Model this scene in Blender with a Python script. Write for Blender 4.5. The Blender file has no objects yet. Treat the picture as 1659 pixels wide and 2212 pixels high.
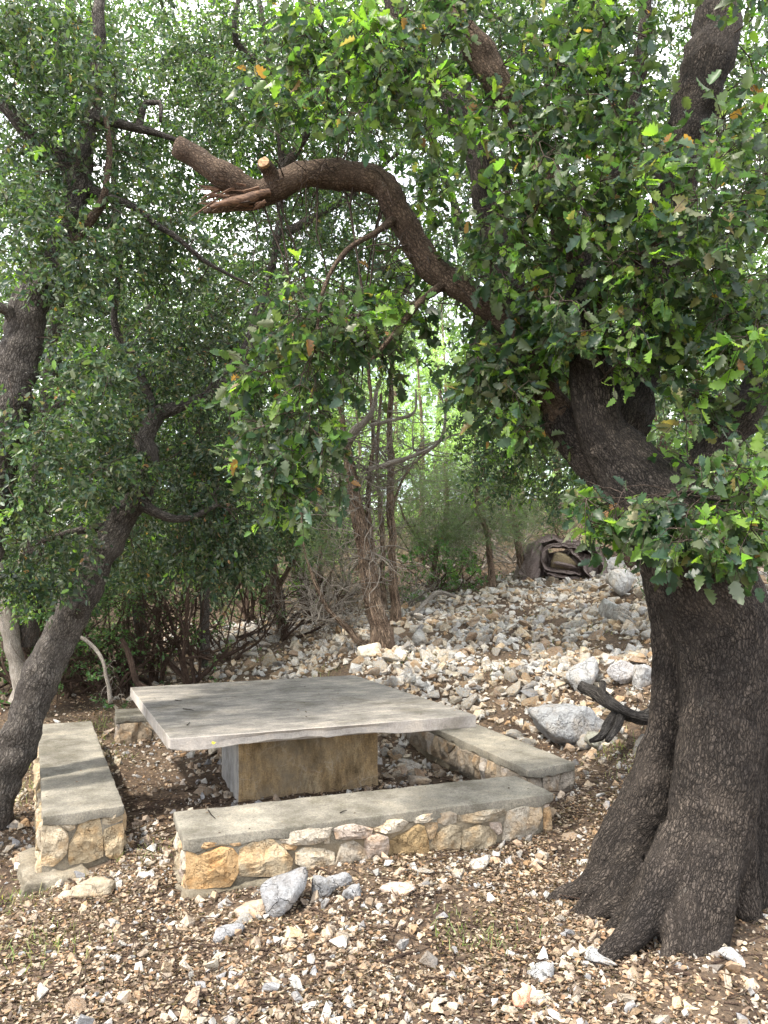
import bpy, bmesh, math, random
import numpy as np
from mathutils import Matrix, Vector, noise

S = bpy.context.scene
COL = S.collection
rng = np.random.default_rng(7)
random.seed(7)
PI = math.pi

# ------------------------------------------------------------------ camera
EYE = np.array([0.0, 0.0, 1.75])
FPX = 1680.0                                   # focal length, in pixels of a 1659 x 2212 picture
PITCH = math.atan(120 / FPX)
ROLL = math.radians(-0.5)
cam_d = bpy.data.cameras.new('camera')
cam = bpy.data.objects.new('camera', cam_d)
COL.objects.link(cam)
S.camera = cam
cam_d.sensor_fit = 'VERTICAL'
cam_d.sensor_height = 24.0
cam_d.lens = 24.0 * FPX / 2212.0
cam_d.clip_start = 0.05
cam_d.clip_end = 800
RC = Matrix.Rotation(PI / 2 + PITCH, 3, 'X') @ Matrix.Rotation(ROLL, 3, 'Z')
cam.matrix_world = Matrix.Translation(EYE.tolist()) @ RC.to_4x4()
RCN = np.array(RC)

# ------------------------------------------------------------------ light
SUN_EL, SUN_AZ = math.radians(58), math.radians(-128)   # azimuth from +Y towards +X: the sun is behind, to the left
world = bpy.data.worlds.new('World')
S.world = world
world.use_nodes = True
nt = world.node_tree
nt.nodes.clear()
wo = nt.nodes.new('ShaderNodeOutputWorld')
bg = nt.nodes.new('ShaderNodeBackground')
sky = nt.nodes.new('ShaderNodeTexSky')
sky.sky_type = 'NISHITA'
sky.sun_disc = False
sky.sun_elevation = SUN_EL
sky.sun_rotation = SUN_AZ
sky.dust_density = 2.0
tc = nt.nodes.new('ShaderNodeTexCoord')
cn = nt.nodes.new('ShaderNodeTexNoise')
cn.inputs['Scale'].default_value = 2.2
cn.inputs['Detail'].default_value = 6
cr = nt.nodes.new('ShaderNodeValToRGB')
cr.color_ramp.elements[0].position = 0.36
cr.color_ramp.elements[1].position = 0.62
cr.color_ramp.elements[0].color = (0.2, 0.2, 0.2, 1)
cr.color_ramp.elements[1].color = (0.85, 0.85, 0.85, 1)
mx = nt.nodes.new('ShaderNodeMixRGB')
mx.inputs['Color2'].default_value = (11.3, 11.2, 11.0, 1)   # thin bright cloud
bg.inputs['Strength'].default_value = 0.15
nt.links.new(tc.outputs['Generated'], cn.inputs['Vector'])
nt.links.new(cn.outputs['Fac'], cr.inputs['Fac'])
nt.links.new(cr.outputs['Color'], mx.inputs['Fac'])
nt.links.new(sky.outputs['Color'], mx.inputs['Color1'])
nt.links.new(mx.outputs['Color'], bg.inputs['Color'])
nt.links.new(bg.outputs['Background'], wo.inputs['Surface'])

sun_d = bpy.data.lights.new('sun', 'SUN')
sun_d.energy = 2.6
sun_d.angle = math.radians(4.0)
sun_d.color = (1.0, 0.93, 0.82)
sun = bpy.data.objects.new('sun', sun_d)
COL.objects.link(sun)
sdir = Vector((math.sin(SUN_AZ) * math.cos(SUN_EL), math.cos(SUN_AZ) * math.cos(SUN_EL), math.sin(SUN_EL)))
sun.rotation_euler = sdir.to_track_quat('Z', 'Y').to_euler()
sun.location = (sdir * 60)[:]

S.render.engine = 'CYCLES'
S.cycles.use_denoising = True
S.cycles.max_bounces = 6
S.cycles.diffuse_bounces = 3
S.cycles.glossy_bounces = 2
S.cycles.transmission_bounces = 3
S.cycles.transparent_max_bounces = 4
S.view_settings.view_transform = 'Standard'
S.view_settings.look = 'None'
S.view_settings.exposure = 1.5
S.view_settings.gamma = 1.0
S.view_settings.use_curve_mapping = False

# ------------------------------------------------------------------ helpers
def ray(px, py):
    d = RCN @ np.array([px - 829.5, 1106.0 - py, -FPX])
    return d / np.linalg.norm(d)

def P(px, py, y):
    """point seen at picture position px, py that lies y metres ahead"""
    d = ray(px, py)
    return EYE + d * (y / d[1])

def G(px, py, z):
    d = ray(px, py)
    return EYE + d * ((z - EYE[2]) / d[2])

def project(p):
    q = (np.asarray(p, float) - EYE) @ RCN
    w = np.maximum(-q[..., 2], 1e-3)
    return 829.5 + FPX * q[..., 0] / w, 1106.0 - FPX * q[..., 1] / w, -q[..., 2]

def tag(o, label=None, cat=None, group=None, kind=None):
    if label: o['label'] = label
    if cat: o['category'] = cat
    if group: o['group'] = group
    if kind: o['kind'] = kind
    return o

def empty(name, loc, label, cat, group=None):
    o = bpy.data.objects.new(name, None)
    COL.objects.link(o)
    o.location = tuple(float(v) for v in loc)
    o.empty_display_size = 0.2
    return tag(o, label, cat, group)

def link(name, me, parent=None, mat=None):
    o = bpy.data.objects.new(name, me)
    COL.objects.link(o)
    if mat is not None and not me.materials:
        me.materials.append(mat)
    if parent is not None:
        o.parent = parent
        q = parent
        off = Vector((0, 0, 0))
        while q is not None:
            off += q.location
            q = q.parent
        o.location = -off                      # meshes are written in world coordinates
    return o

def make_mesh(name, V, F, smooth=True, cols=None, vecs=None):
    """V (n,3); F (m,3) or (m,4) array, or list of such arrays"""
    V = np.asarray(V, np.float32)
    Fs = [np.asarray(f, np.int32) for f in (F if isinstance(F, list) else [F])]
    Fs = [f for f in Fs if len(f)]
    me = bpy.data.meshes.new(name)
    me.vertices.add(len(V))
    me.vertices.foreach_set('co', V.ravel())
    idx = np.concatenate([f.ravel() for f in Fs])
    tot = np.concatenate([np.full(len(f), f.shape[1], np.int32) for f in Fs])
    st = np.concatenate([[0], np.cumsum(tot)[:-1]]).astype(np.int32)
    me.loops.add(len(idx))
    me.loops.foreach_set('vertex_index', idx)
    me.polygons.add(len(tot))
    me.polygons.foreach_set('loop_start', st)
    me.polygons.foreach_set('loop_total', tot)
    me.polygons.foreach_set('use_smooth', np.full(len(tot), smooth, bool))
    if cols is not None:
        a = me.attributes.new('tint', 'FLOAT_COLOR', 'POINT')
        c = np.ones((len(V), 4), np.float32)
        c[:, :3] = cols
        a.data.foreach_set('color', c.ravel())
    if vecs is not None:
        a = me.attributes.new('grain', 'FLOAT_VECTOR', 'POINT')
        a.data.foreach_set('vector', np.asarray(vecs, np.float32).ravel())
    me.update(calc_edges=True)
    return me

def frames_along(pts):
    """rotation-minimising frames on a polyline"""
    n = len(pts)
    T = np.gradient(pts, axis=0)
    T /= np.maximum(np.linalg.norm(T, axis=1, keepdims=True), 1e-9)
    N = np.zeros_like(T)
    a = np.array([0, 0, 1.0]) if abs(T[0][2]) < 0.8 else np.array([1.0, 0, 0])
    v = np.cross(T[0], a)
    N[0] = v / np.linalg.norm(v)
    for i in range(1, n):
        v = N[i - 1] - T[i] * np.dot(N[i - 1], T[i])
        N[i] = v / max(np.linalg.norm(v), 1e-9)
    return T, N, np.cross(T, N)

def resample(pts, rad, step):
    """Catmull-Rom through the points, about one sample per step metres"""
    pts = np.asarray(pts, float); rad = np.asarray(rad, float)
    Pn = np.vstack([2 * pts[0] - pts[1], pts, 2 * pts[-1] - pts[-2]])
    Rn = np.concatenate([[rad[0]], rad, [rad[-1]]])
    op, orr = [], []
    for i in range(1, len(Pn) - 2):
        L = np.linalg.norm(Pn[i + 1] - Pn[i])
        k = max(1, int(L / step))
        for t in np.arange(k) / k:
            t2, t3 = t * t, t * t * t
            w = 0.5 * np.array([-t3 + 2 * t2 - t, 3 * t3 - 5 * t2 + 2, -3 * t3 + 4 * t2 + t, t3 - t2])
            op.append(w @ Pn[i - 1:i + 3])
            orr.append((1 - t) * Rn[i] + t * Rn[i + 1])
    op.append(Pn[-2]); orr.append(Rn[-2])
    return np.array(op), np.array(orr)

class Tubes:
    def __init__(self):
        self.V, self.Q, self.G, self.n = [], [], [], 0
    def add(self, pts, rad, sides=6, lump=0.0, cap=False):
        pts = np.asarray(pts, float); rad = np.asarray(rad, float)
        n = len(pts)
        T, N, B = frames_along(pts)
        a = np.arange(sides) * 2 * PI / sides
        ring = N[:, None, :] * np.cos(a)[None, :, None] + B[:, None, :] * np.sin(a)[None, :, None]
        r = rad[:, None] * (1 + lump * rng.standard_normal((n, sides))) if lump else np.repeat(rad[:, None], sides, 1)
        V = pts[:, None, :] + ring * r[:, :, None]
        s = np.concatenate([[0], np.cumsum(np.linalg.norm(np.diff(pts, axis=0), axis=1))])
        g = np.stack([np.cos(a)[None] * rad[:, None], np.sin(a)[None] * rad[:, None], np.repeat(s[:, None] , sides, 1)], -1)
        i = np.arange(n - 1)[:, None] * sides; j = np.arange(sides)[None]; k = (j + 1) % sides
        Q = np.stack([i + j, i + k, i + sides + k, i + sides + j], -1).reshape(-1, 4) + self.n
        self.V.append(V.reshape(-1, 3)); self.Q.append(Q); self.G.append(g.reshape(-1, 3) + rng.random(3) * 5 * 0)
        self.n += n * sides
        if cap:
            for end, base in ((0, self.n - n * sides), (n - 1, self.n - sides)):
                self.V.append(pts[end][None]); self.G.append(np.array([[0, 0, s[end]]]))
                c = self.n; self.n += 1
                jj = np.arange(sides); kk = (jj + 1) % sides
                self.Q.append(np.stack([np.full(sides, c), base + jj, base + kk, base + kk], -1)[:, :3] if False else
                              np.stack([np.full(sides, c), base + jj, base + kk], -1))
    def mesh(self, name, smooth=True):
        q4 = [q for q in self.Q if q.shape[1] == 4]; q3 = [q for q in self.Q if q.shape[1] == 3]
        F = [np.vstack(q4)] + ([np.vstack(q3)] if q3 else [])
        return make_mesh(name, np.vstack(self.V), F, smooth, vecs=np.vstack(self.G))

# ------------------------------------------------------------------ materials
def mat(name, rough=0.8, spec=0.3):
    m = bpy.data.materials.new(name)
    m.use_nodes = True
    n = m.node_tree
    b = n.nodes['Principled BSDF']
    b.inputs['Roughness'].default_value = rough
    b.inputs['Specular IOR Level'].default_value = spec
    return m, n, b

def N_(n, t, **kw):
    x = n.nodes.new(t)
    for k, v in kw.items():
        if k in x.inputs: x.inputs[k].default_value = v
        else: setattr(x, k, v)
    return x

def ramp(n, src, stops):
    r = n.nodes.new('ShaderNodeValToRGB')
    while len(r.color_ramp.elements) < len(stops): r.color_ramp.elements.new(0.5)
    for e, (p, c) in zip(r.color_ramp.elements, stops):
        e.position = p; e.color = (*c, 1) if len(c) == 3 else c
    n.links.new(src, r.inputs['Fac'])
    return r

def noise_tex(n, co, scale, detail=5, rough=0.6, dist=0.0):
    x = N_(n, 'ShaderNodeTexNoise', Scale=scale, Detail=detail, Roughness=rough, Distortion=dist)
    n.links.new(co, x.inputs['Vector'])
    return x

def scaled(n, co, s):
    x = n.nodes.new('ShaderNodeMapping'); x.inputs['Scale'].default_value = s
    n.links.new(co, x.inputs['Vector'])
    return x.outputs['Vector']

def mixc(n, kind, a, b, fac=1.0):
    x = n.nodes.new('ShaderNodeMixRGB'); x.blend_type = kind
    for s, v in (('Fac', fac), ('Color1', a), ('Color2', b)):
        if isinstance(v, (int, float)): x.inputs[s].default_value = v
        elif isinstance(v, tuple): x.inputs[s].default_value = (*v, 1)
        else: n.links.new(v, x.inputs[s])
    return x.outputs['Color']

def bump(n, b, h, strength, dist, prev=None):
    x = N_(n, 'ShaderNodeBump', Strength=strength, Distance=dist)
    n.links.new(h, x.inputs['Height'])
    if prev: n.links.new(prev, x.inputs['Normal'])
    n.links.new(x.outputs['Normal'], b.inputs['Normal'])
    return x.outputs['Normal']

def objco(n):
    return n.nodes.new('ShaderNodeTexCoord').outputs['Object']

def attr(n, name, out='Color'):
    x = n.nodes.new('ShaderNodeAttribute'); x.attribute_name = name
    return x.outputs[out]

def bark_mat(name, dark, light, crack, scale=60.0, lichen=0.0, stretch=0.4, depth=0.012, wood=None):
    m, n, b = mat(name, 0.9, 0.2)
    g = attr(n, 'grain', 'Vector')
    def warp(src, sc, amt):
        w = noise_tex(n, src, sc, 3)
        vm = n.nodes.new('ShaderNodeVectorMath'); vm.operation = 'MULTIPLY_ADD'
        n.links.new(w.outputs['Color'], vm.inputs[0]); vm.inputs[1].default_value = (amt,) * 3
        n.links.new(src, vm.inputs[2])
        return vm.outputs['Vector']
    co = scaled(n, warp(warp(g, 8, 0.05), 60, 0.012), (1, 1, stretch))
    v = N_(n, 'ShaderNodeTexVoronoi', feature='DISTANCE_TO_EDGE', Scale=scale)
    n.links.new(co, v.inputs['Vector'])
    v2 = N_(n, 'ShaderNodeTexVoronoi', feature='DISTANCE_TO_EDGE', Scale=scale * 2.3)
    n.links.new(co, v2.inputs['Vector'])
    vc = N_(n, 'ShaderNodeTexVoronoi', feature='F1', Scale=scale)
    n.links.new(co, vc.inputs['Vector'])
    p1 = ramp(n, v.outputs['Distance'], [(0.0, (0, 0, 0)), (0.10, (0.7,) * 3), (0.3, (1,) * 3)])
    p2 = ramp(n, v2.outputs['Distance'], [(0.0, (0.35,) * 3), (0.09, (1,) * 3)])
    pl = mixc(n, 'MULTIPLY', p1.outputs['Color'], p2.outputs['Color'], 0.8)
    fco = scaled(n, warp(g, 5, 0.09), (1, 1, stretch * 0.28))
    fv = N_(n, 'ShaderNodeTexVoronoi', feature='DISTANCE_TO_EDGE', Scale=scale * 0.42)
    n.links.new(fco, fv.inputs['Vector'])
    p3 = ramp(n, fv.outputs['Distance'], [(0.0, (0.08,) * 3), (0.07, (0.85,) * 3), (0.16, (1,) * 3)])
    pl = mixc(n, 'MULTIPLY', pl, p3.outputs['Color'], 0.9)
    pv = noise_tex(n, g, 5.0, 3, 0.5)
    pvr = ramp(n, pv.outputs['Fac'], [(0.30, (0.62,) * 3), (0.55, (1,) * 3)])
    pl = mixc(n, 'MIX', (0.75, 0.75, 0.75), pl, pvr.outputs['Color'])
    big = noise_tex(n, g, 3.0, 5, 0.65)
    base = ramp(n, big.outputs['Fac'], [(0.34, dark), (0.5, tuple((x + y) / 2 for x, y in zip(dark, light))), (0.62, light), (0.70, tuple(x * 1.25 for x in light))])
    cv = mixc(n, 'MIX', (0.82, 0.82, 0.84), (1.14, 1.12, 1.08), vc.outputs['Color'])
    cellv = mixc(n, 'MULTIPLY', base.outputs['Color'], cv, 1.0)
    fine = noise_tex(n, g, 150, 5, 0.75)
    fr = ramp(n, fine.outputs['Fac'], [(0.3, (0.6,) * 3), (0.7, (1.45,) * 3)])
    cellv = mixc(n, 'MULTIPLY', cellv, fr.outputs['Color'], 1.0)
    c = mixc(n, 'MIX', crack, cellv, pl)
    if lichen:
        ln = noise_tex(n, g, 16, 7, 0.8)
        lr = ramp(n, ln.outputs['Fac'], [(0.60, (0, 0, 0)), (0.68, (lichen,) * 3)])
        c = mixc(n, 'MIX', c, (0.27, 0.28, 0.25), mixc(n, 'MULTIPLY', lr.outputs['Color'], pl, 1.0))
    n.links.new(c, b.inputs['Base Color'])
    h1 = bump(n, b, pl, 1.0, depth)
    bump(n, b, fine.outputs['Fac'], 0.6, 0.004, h1)
    return m

def leaf_mat(name, trans=0.35, rough=0.38, spec=0.5, back=(1.5, 1.4, 1.35)):
    m, n, b = mat(name, rough, spec)
    t = attr(n, 'tint')
    geo = n.nodes.new('ShaderNodeNewGeometry')
    dull = mixc(n, 'MULTIPLY', mixc(n, 'MIX', t, (0.16, 0.17, 0.12), 0.45), back, 1.0)    # pale felted underside
    c = mixc(n, 'MIX', t, dull, geo.outputs['Backfacing'])
    n.links.new(c, b.inputs['Base Color'])
    tr = n.nodes.new('ShaderNodeBsdfTranslucent')
    tcx = mixc(n, 'MULTIPLY', t, (2.2, 2.4, 0.9), 1.0)
    n.links.new(tcx, tr.inputs['Color'])
    ms = n.nodes.new('ShaderNodeMixShader'); ms.inputs['Fac'].default_value = trans
    n.links.new(b.outputs['BSDF'], ms.inputs[1]); n.links.new(tr.outputs['BSDF'], ms.inputs[2])
    n.links.new(ms.outputs['Shader'], n.nodes['Material Output'].inputs['Surface'])
    return m

def rock_mat(name, use_tint=True, base=(0.5, 0.5, 0.5), scale=1.0, warm=0.0, bumpd=0.02, crackc=(0.5, 0.46, 0.42)):
    m, n, b = mat(name, 0.85, 0.25)
    co = objco(n)
    t = attr(n, 'tint') if use_tint else None
    a = noise_tex(n, co, 7 * scale, 7, 0.68)
    f = noise_tex(n, co, 60 * scale, 5, 0.7)
    r = ramp(n, a.outputs['Fac'], [(0.3, (0.72, 0.69, 0.66)), (0.52, (1, 1, 1)), (0.72, (1.1, 1.08, 1.05))])
    c = mixc(n, 'MULTIPLY', t if use_tint else base, r.outputs['Color'], 1.0)
    if warm:
        w = noise_tex(n, co, 5 * scale, 4, 0.6)
        wr = ramp(n, w.outputs['Fac'], [(0.48, (0, 0, 0)), (0.62, (warm,) * 3)])
        c = mixc(n, 'MIX', c, mixc(n, 'MULTIPLY', c, (1.05, 0.78, 0.48), 1.0), wr.outputs['Color'])
    fr = ramp(n, f.outputs['Fac'], [(0.32, (0.74, 0.73, 0.71)), (0.6, (1.06, 1.06, 1.06))])
    c = mixc(n, 'MULTIPLY', c, fr.outputs['Color'], 1.0)
    vw = noise_tex(n, co, 6 * scale, 3)
    vm = mixc(n, 'ADD', co, vw.outputs['Color'], 0.25)
    v = N_(n, 'ShaderNodeTexVoronoi', feature='DISTANCE_TO_EDGE', Scale=4.5 * scale)
    n.links.new(vm, v.inputs['Vector'])
    vr = ramp(n, v.outputs['Distance'], [(0.0, crackc), (0.025, (1, 1, 1))])
    vf = ramp(n, vw.outputs['Fac'], [(0.45, (0, 0, 0)), (0.6, (0.55,) * 3)])
    c = mixc(n, 'MULTIPLY', c, vr.outputs['Color'], vf.outputs['Color'])
    # lichen and dirt blotches of their own shape
    ld = noise_tex(n, co, 13 * scale, 7, 0.8)
    lr_ = ramp(n, ld.outputs['Fac'], [(0.36, (0.55, 0.53, 0.49)), (0.46, (1, 1, 1)), (0.60, (1, 1, 1)), (0.68, (1.15, 1.14, 1.10))])
    c = mixc(n, 'MULTIPLY', c, lr_.outputs['Color'], 1.0)
    n.links.new(c, b.inputs['Base Color'])
    h = mixc(n, 'MULTIPLY', a.outputs['Fac'], vr.outputs['Color'], 0.5)
    p = bump(n, b, h, 1.0, bumpd * 2)
    bump(n, b, f.outputs['Fac'], 0.7, 0.006, p)
    return m

M = {}
M['bark'] = bark_mat('oak_bark', (0.064, 0.054, 0.048), (0.15, 0.124, 0.104), (0.011, 0.009, 0.008), 80, 0.3, 0.34, 0.016)
M['bark_left'] = bark_mat('oak_bark_grey', (0.12, 0.105, 0.095), (0.25, 0.225, 0.20), (0.024, 0.02, 0.017), 74, 0.6, 0.34)
M['branch'] = bark_mat('branch_bark', (0.11, 0.075, 0.055), (0.23, 0.17, 0.125), (0.035, 0.024, 0.017), 66, 0.6, 0.6, 0.007)
M['twig'] = bark_mat('twig_bark', (0.07, 0.052, 0.042), (0.15, 0.12, 0.10), (0.03, 0.02, 0.016), 90, 0.0, 0.3, 0.003)
M['dead'] = bark_mat('dead_wood', (0.30, 0.27, 0.235), (0.58, 0.54, 0.48), (0.14, 0.12, 0.10), 120, 0.0, 0.06, 0.004)
M['juniper'] = bark_mat('juniper_bark', (0.25, 0.17, 0.125), (0.66, 0.50, 0.37), (0.03, 0.02, 0.014), 60, 0.0, 0.04, 0.02)
M['weathered'] = bark_mat('weathered_wood', (0.045, 0.040, 0.037), (0.20, 0.185, 0.17), (0.015, 0.013, 0.012), 70, 0.0, 0.06, 0.014)
M['brush'] = bark_mat('shrub_stem', (0.075, 0.048, 0.036), (0.19, 0.13, 0.10), (0.03, 0.02, 0.015), 90, 0.0, 0.12, 0.006)
M['leaf'] = leaf_mat('oak_leaf', 0.46, 0.40, 0.42)
M['leaf_small'] = leaf_mat('small_leaf', 0.32, 0.40, 0.42)
M['needle'] = leaf_mat('juniper_needle', 0.3, 0.6, 0.2, (1.1, 1.1, 1.1))
M['litter'] = leaf_mat('dry_leaf', 0.1, 0.65, 0.3, (1.0, 0.95, 0.9))
M['rock'] = rock_mat('limestone', True, warm=0.55)
M['boulder'] = rock_mat('grey_limestone', True, scale=1.1, warm=0.3, bumpd=0.05, crackc=(0.3, 0.28, 0.26))
M['wallstone'] = rock_mat('wall_stone', True, scale=1.6, warm=0.5, bumpd=0.024, crackc=(0.42, 0.34, 0.26))

def concrete(name, c0, c1, c2, grain=1.0, stretch=(1, 1, 1), rot=0.0, stain=None, cracks=False):
    m, n, b = mat(name, 0.88, 0.25)
    co0 = objco(n)
    mp = n.nodes.new('ShaderNodeMapping'); mp.inputs['Rotation'].default_value = (0, 0, rot)
    n.links.new(co0, mp.inputs['Vector'])
    co = scaled(n, mp.outputs['Vector'], stretch)
    a = noise_tex(n, co, 3.2, 8, 0.68)
    r = ramp(n, a.outputs['Fac'], [(0.28, c0), (0.5, c1), (0.72, c2)])
    if stretch[1] > 2:
        fs = noise_tex(n, scaled(n, mp.outputs['Vector'], (1.2, 11, 1)), 7, 6, 0.75)
        fsr = ramp(n, fs.outputs['Fac'], [(0.34, (0.60, 0.60, 0.60)), (0.5, (1, 1, 1)), (0.66, (1.35, 1.33, 1.28))])
        rr0 = mixc(n, 'MULTIPLY', r.outputs['Color'], fsr.outputs['Color'], 1.0)
    else: rr0 = r.outputs['Color']
    g = noise_tex(n, co0, 95, 5, 0.85)
    gr = ramp(n, g.outputs['Fac'], [(0.34, (0.50, 0.49, 0.47)), (0.47, (0.92, 0.92, 0.92)), (0.55, (1.05, 1.05, 1.04)), (0.68, (1.5, 1.48, 1.42))])
    c = mixc(n, 'MULTIPLY', rr0, gr.outputs['Color'], grain)
    if stain:
        s = noise_tex(n, co0, 2.1, 5, 0.7)
        sr = ramp(n, s.outputs['Fac'], [(0.47, (0, 0, 0)), (0.66, (0.8,) * 3)])
        c = mixc(n, 'MIX', c, stain, sr.outputs['Color'])
    h = mixc(n, 'ADD', g.outputs['Fac'], a.outputs['Fac'], 0.6)
    if cracks:
        w = noise_tex(n, co0, 4, 4); vm = mixc(n, 'ADD', co0, w.outputs['Color'], 0.35)
        v = N_(n, 'ShaderNodeTexVoronoi', feature='DISTANCE_TO_EDGE', Scale=3.2)
        n.links.new(vm, v.inputs['Vector'])
        vr = ramp(n, v.outputs['Distance'], [(0.0, (1, 1, 1)), (0.02, (0, 0, 0))])
        fa = ramp(n, a.outputs['Fac'], [(0.42, (0, 0, 0)), (0.6, (0.9,) * 3)])
        c = mixc(n, 'MIX', c, (0.40, 0.34, 0.27), mixc(n, 'MULTIPLY', vr.outputs['Color'], fa.outputs['Color'], 1.0))
    n.links.new(c, b.inputs['Base Color'])
    pit = N_(n, 'ShaderNodeTexVoronoi', Scale=55.0)
    n.links.new(co0, pit.inputs['Vector'])
    pr = ramp(n, pit.outputs['Distance'], [(0.08, (0.45,) * 3), (0.22, (1,) * 3)])
    big_ = noise_tex(n, co0, 1.7, 5, 0.75)
    br = ramp(n, big_.outputs['Fac'], [(0.36, (0.62, 0.61, 0.57)), (0.5, (1, 1, 1)), (0.62, (1.28, 1.25, 1.19))])
    src = b.inputs['Base Color'].links[0].from_socket
    n.links.new(mixc(n, 'MULTIPLY', mixc(n, 'MULTIPLY', src, br.outputs['Color'], 1.0), pr.outputs['Color'], 0.5 * grain), b.inputs['Base Color'])
    q = bump(n, b, h, 1.0, 0.010)
    bump(n, b, pr.outputs['Color'], 0.6 * grain, 0.004, q)
    return m
UANG = math.atan2(0.77, 2.135)
M['slab'] = concrete('bench_concrete', (0.15, 0.138, 0.112), (0.25, 0.232, 0.195), (0.36, 0.335, 0.28), 1.0)
M['mortar'] = concrete('mortar', (0.17, 0.15, 0.115), (0.26, 0.23, 0.18), (0.35, 0.315, 0.255), 1.0, stain=(0.25, 0.19, 0.12))
M['tabletop'] = concrete('table_stone', (0.16, 0.152, 0.14), (0.25, 0.235, 0.215), (0.37, 0.34, 0.30), 0.8, (1.0, 3.2, 1), -UANG)
M['tableedge'] = concrete('sawn_stone', (0.33, 0.30, 0.275), (0.42, 0.385, 0.355), (0.50, 0.465, 0.43), 0.5)
M['pedestal'] = concrete('pedestal_brown', (0.16, 0.108, 0.055), (0.30, 0.215, 0.12), (0.46, 0.37, 0.25), 0.9, (2.2, 2.2, 1.0), 0, (0.24, 0.20, 0.145), True)
M['pedestal_side'] = concrete('pedestal_grey_skylit', (0.30, 0.29, 0.28), (0.38, 0.37, 0.36), (0.46, 0.44, 0.42), 0.4, (2.5, 2.5, 0.4))  # left face: paler grey, skylight from the left put into its colour

# ------------------------------------------------------------------ terrain
_ctl = []
for px, py, y in [(830, 2212, 3.0), (0, 2212, 2.95), (1659, 2212, 2.95), (400, 1962, 4.12), (620, 1900, 4.4), (830, 1860, 4.55), (1200, 1798, 5.0),
                  (255, 1640, 7.35), (1200, 1708, 5.75), (1240, 1700, 5.95), (1490, 2075, 3.4), (1200, 1940, 4.1),
                  (500, 1735, 5.85), (820, 1690, 6.3), (980, 1690, 6.3), (880, 1625, 7.5),
                  (830, 1450, 8.7), (820, 1405, 9.4), (900, 1335, 11.2), (560, 1440, 9.8), (450, 1480, 9.0), (620, 1345, 13.5),
                  (250, 1520, 9.0), (60, 1490, 9.2), (60, 1965, 4.4), (190, 1925, 4.3), (0, 2010, 4.0), (10, 1800, 5.3), (0, 1640, 7.0),
                  (1220, 1620, 6.9), (1050, 1510, 7.9), (1100, 1400, 9.4), (1000, 1290, 12.0), (1200, 1248, 13.0), (1380, 1270, 11.0),
                  (1300, 1400, 8.9), (1400, 1560, 6.8), (1400, 1450, 7.6), (1300, 1720, 5.2), (1500, 1700, 5.1), (1659, 1560, 5.6), (1659, 1350, 8.0),
                  (1659, 1800, 4.5), (900, 1262, 14.5), (1400, 1225, 13.5)]:
    _ctl.append(P(px, py, y))
_ctl += [np.array(p, float) for p in [(-6, 3, -.1), (-6, 6, -.05), (6, 3, .6), (5, 6, 1.1), (7, 9, 2.0), (-7, 10, .25), (-3, 0, 0), (3, 0, .05), (0, -3, 0), (0, 1, 0), (-8, -6, 0), (8, -6, .2),
         (-7, 16, .8), (-2, 17, 1.2), (4, 17, 2.6), (9, 16, 3.3), (-14, 25, 1.6), (0, 26, 2.8), (12, 25, 4.8), (0, 60, 6.0), (-40, 40, 3), (40, 40, 8), (-30, 5, 0), (30, 5, 4.5),
         (0, -30, -.5), (-40, -30, -.5), (40, -30, .5), (0, 120, 8), (-100, 100, 6), (100, 100, 14)]]
_ctl = np.array(_ctl)
def _phi(d2): return np.sqrt(d2 + 0.25)
_K = _phi(((_ctl[:, None, :2] - _ctl[None, :, :2]) ** 2).sum(-1)) - 0.04 * np.eye(len(_ctl))
_A = np.block([[_K, np.ones((len(_ctl), 1))], [np.ones((1, len(_ctl))), np.zeros((1, 1))]])
_W = np.linalg.solve(_A, np.concatenate([_ctl[:, 2], [0]]))
def H(xy):
    xy = np.atleast_2d(np.asarray(xy, float))
    out = np.empty(len(xy))
    for i in range(0, len(xy), 20000):
        q = xy[i:i + 20000]
        out[i:i + 20000] = _phi(((q[:, None] - _ctl[None, :, :2]) ** 2).sum(-1)) @ _W[:-1] + _W[-1]
    # small lumps of the soil
    x, y = xy[:, 0], xy[:, 1]
    out += 0.055 * np.exp(-((x - 1.42) ** 2 + (y - 3.75) ** 2) / 0.30)      # soil banked round the big oak
    out += 0.018 * np.sin(3.1 * x + 1.3 * y) * np.cos(2.3 * y - 0.7 * x) + 0.010 * np.sin(7.3 * x - 2) * np.sin(6.1 * y + x)
    return out
def h1(x, y): return float(H([(x, y)])[0])

def axis_pts(a, b, fine_a, fine_b, fine, coarse_n):
    mid = np.arange(fine_a, fine_b + 1e-6, fine)
    t = np.linspace(0, 1, coarse_n) ** 2.2
    lo = fine_a - (fine_a - a) * t[1:][::-1]
    hi = fine_b + (b - fine_b) * t[1:]
    return np.concatenate([lo, mid, hi])
gx = axis_pts(-400, 400, -6.5, 6.5, 0.06, 22)
gy = axis_pts(-200, 500, 1.5, 15, 0.06, 22)
X, Y = np.meshgrid(gx, gy)
xy = np.stack([X.ravel(), Y.ravel()], 1)
Z = H(xy)
near = (np.abs(xy[:, 0]) < 8) & (xy[:, 1] > 0) & (xy[:, 1] < 16)
Z[near] += rng.normal(0, 0.006, near.sum())
nx, ny = len(gx), len(gy)
i = np.arange(ny - 1)[:, None] * nx + np.arange(nx - 1)[None]
ground = link('ground', make_mesh('ground', np.column_stack([xy, Z]), np.stack([i, i + 1, i + nx + 1, i + nx], -1).reshape(-1, 4)))
tag(ground, 'brown forest soil rising to a stony slope behind the benches', kind='structure')
m, n, b = mat('forest_soil', 0.95, 0.15)
co = objco(n)
a = noise_tex(n, co, 1.4, 5, 0.6); f = noise_tex(n, co, 38, 8, 0.75)
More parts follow.
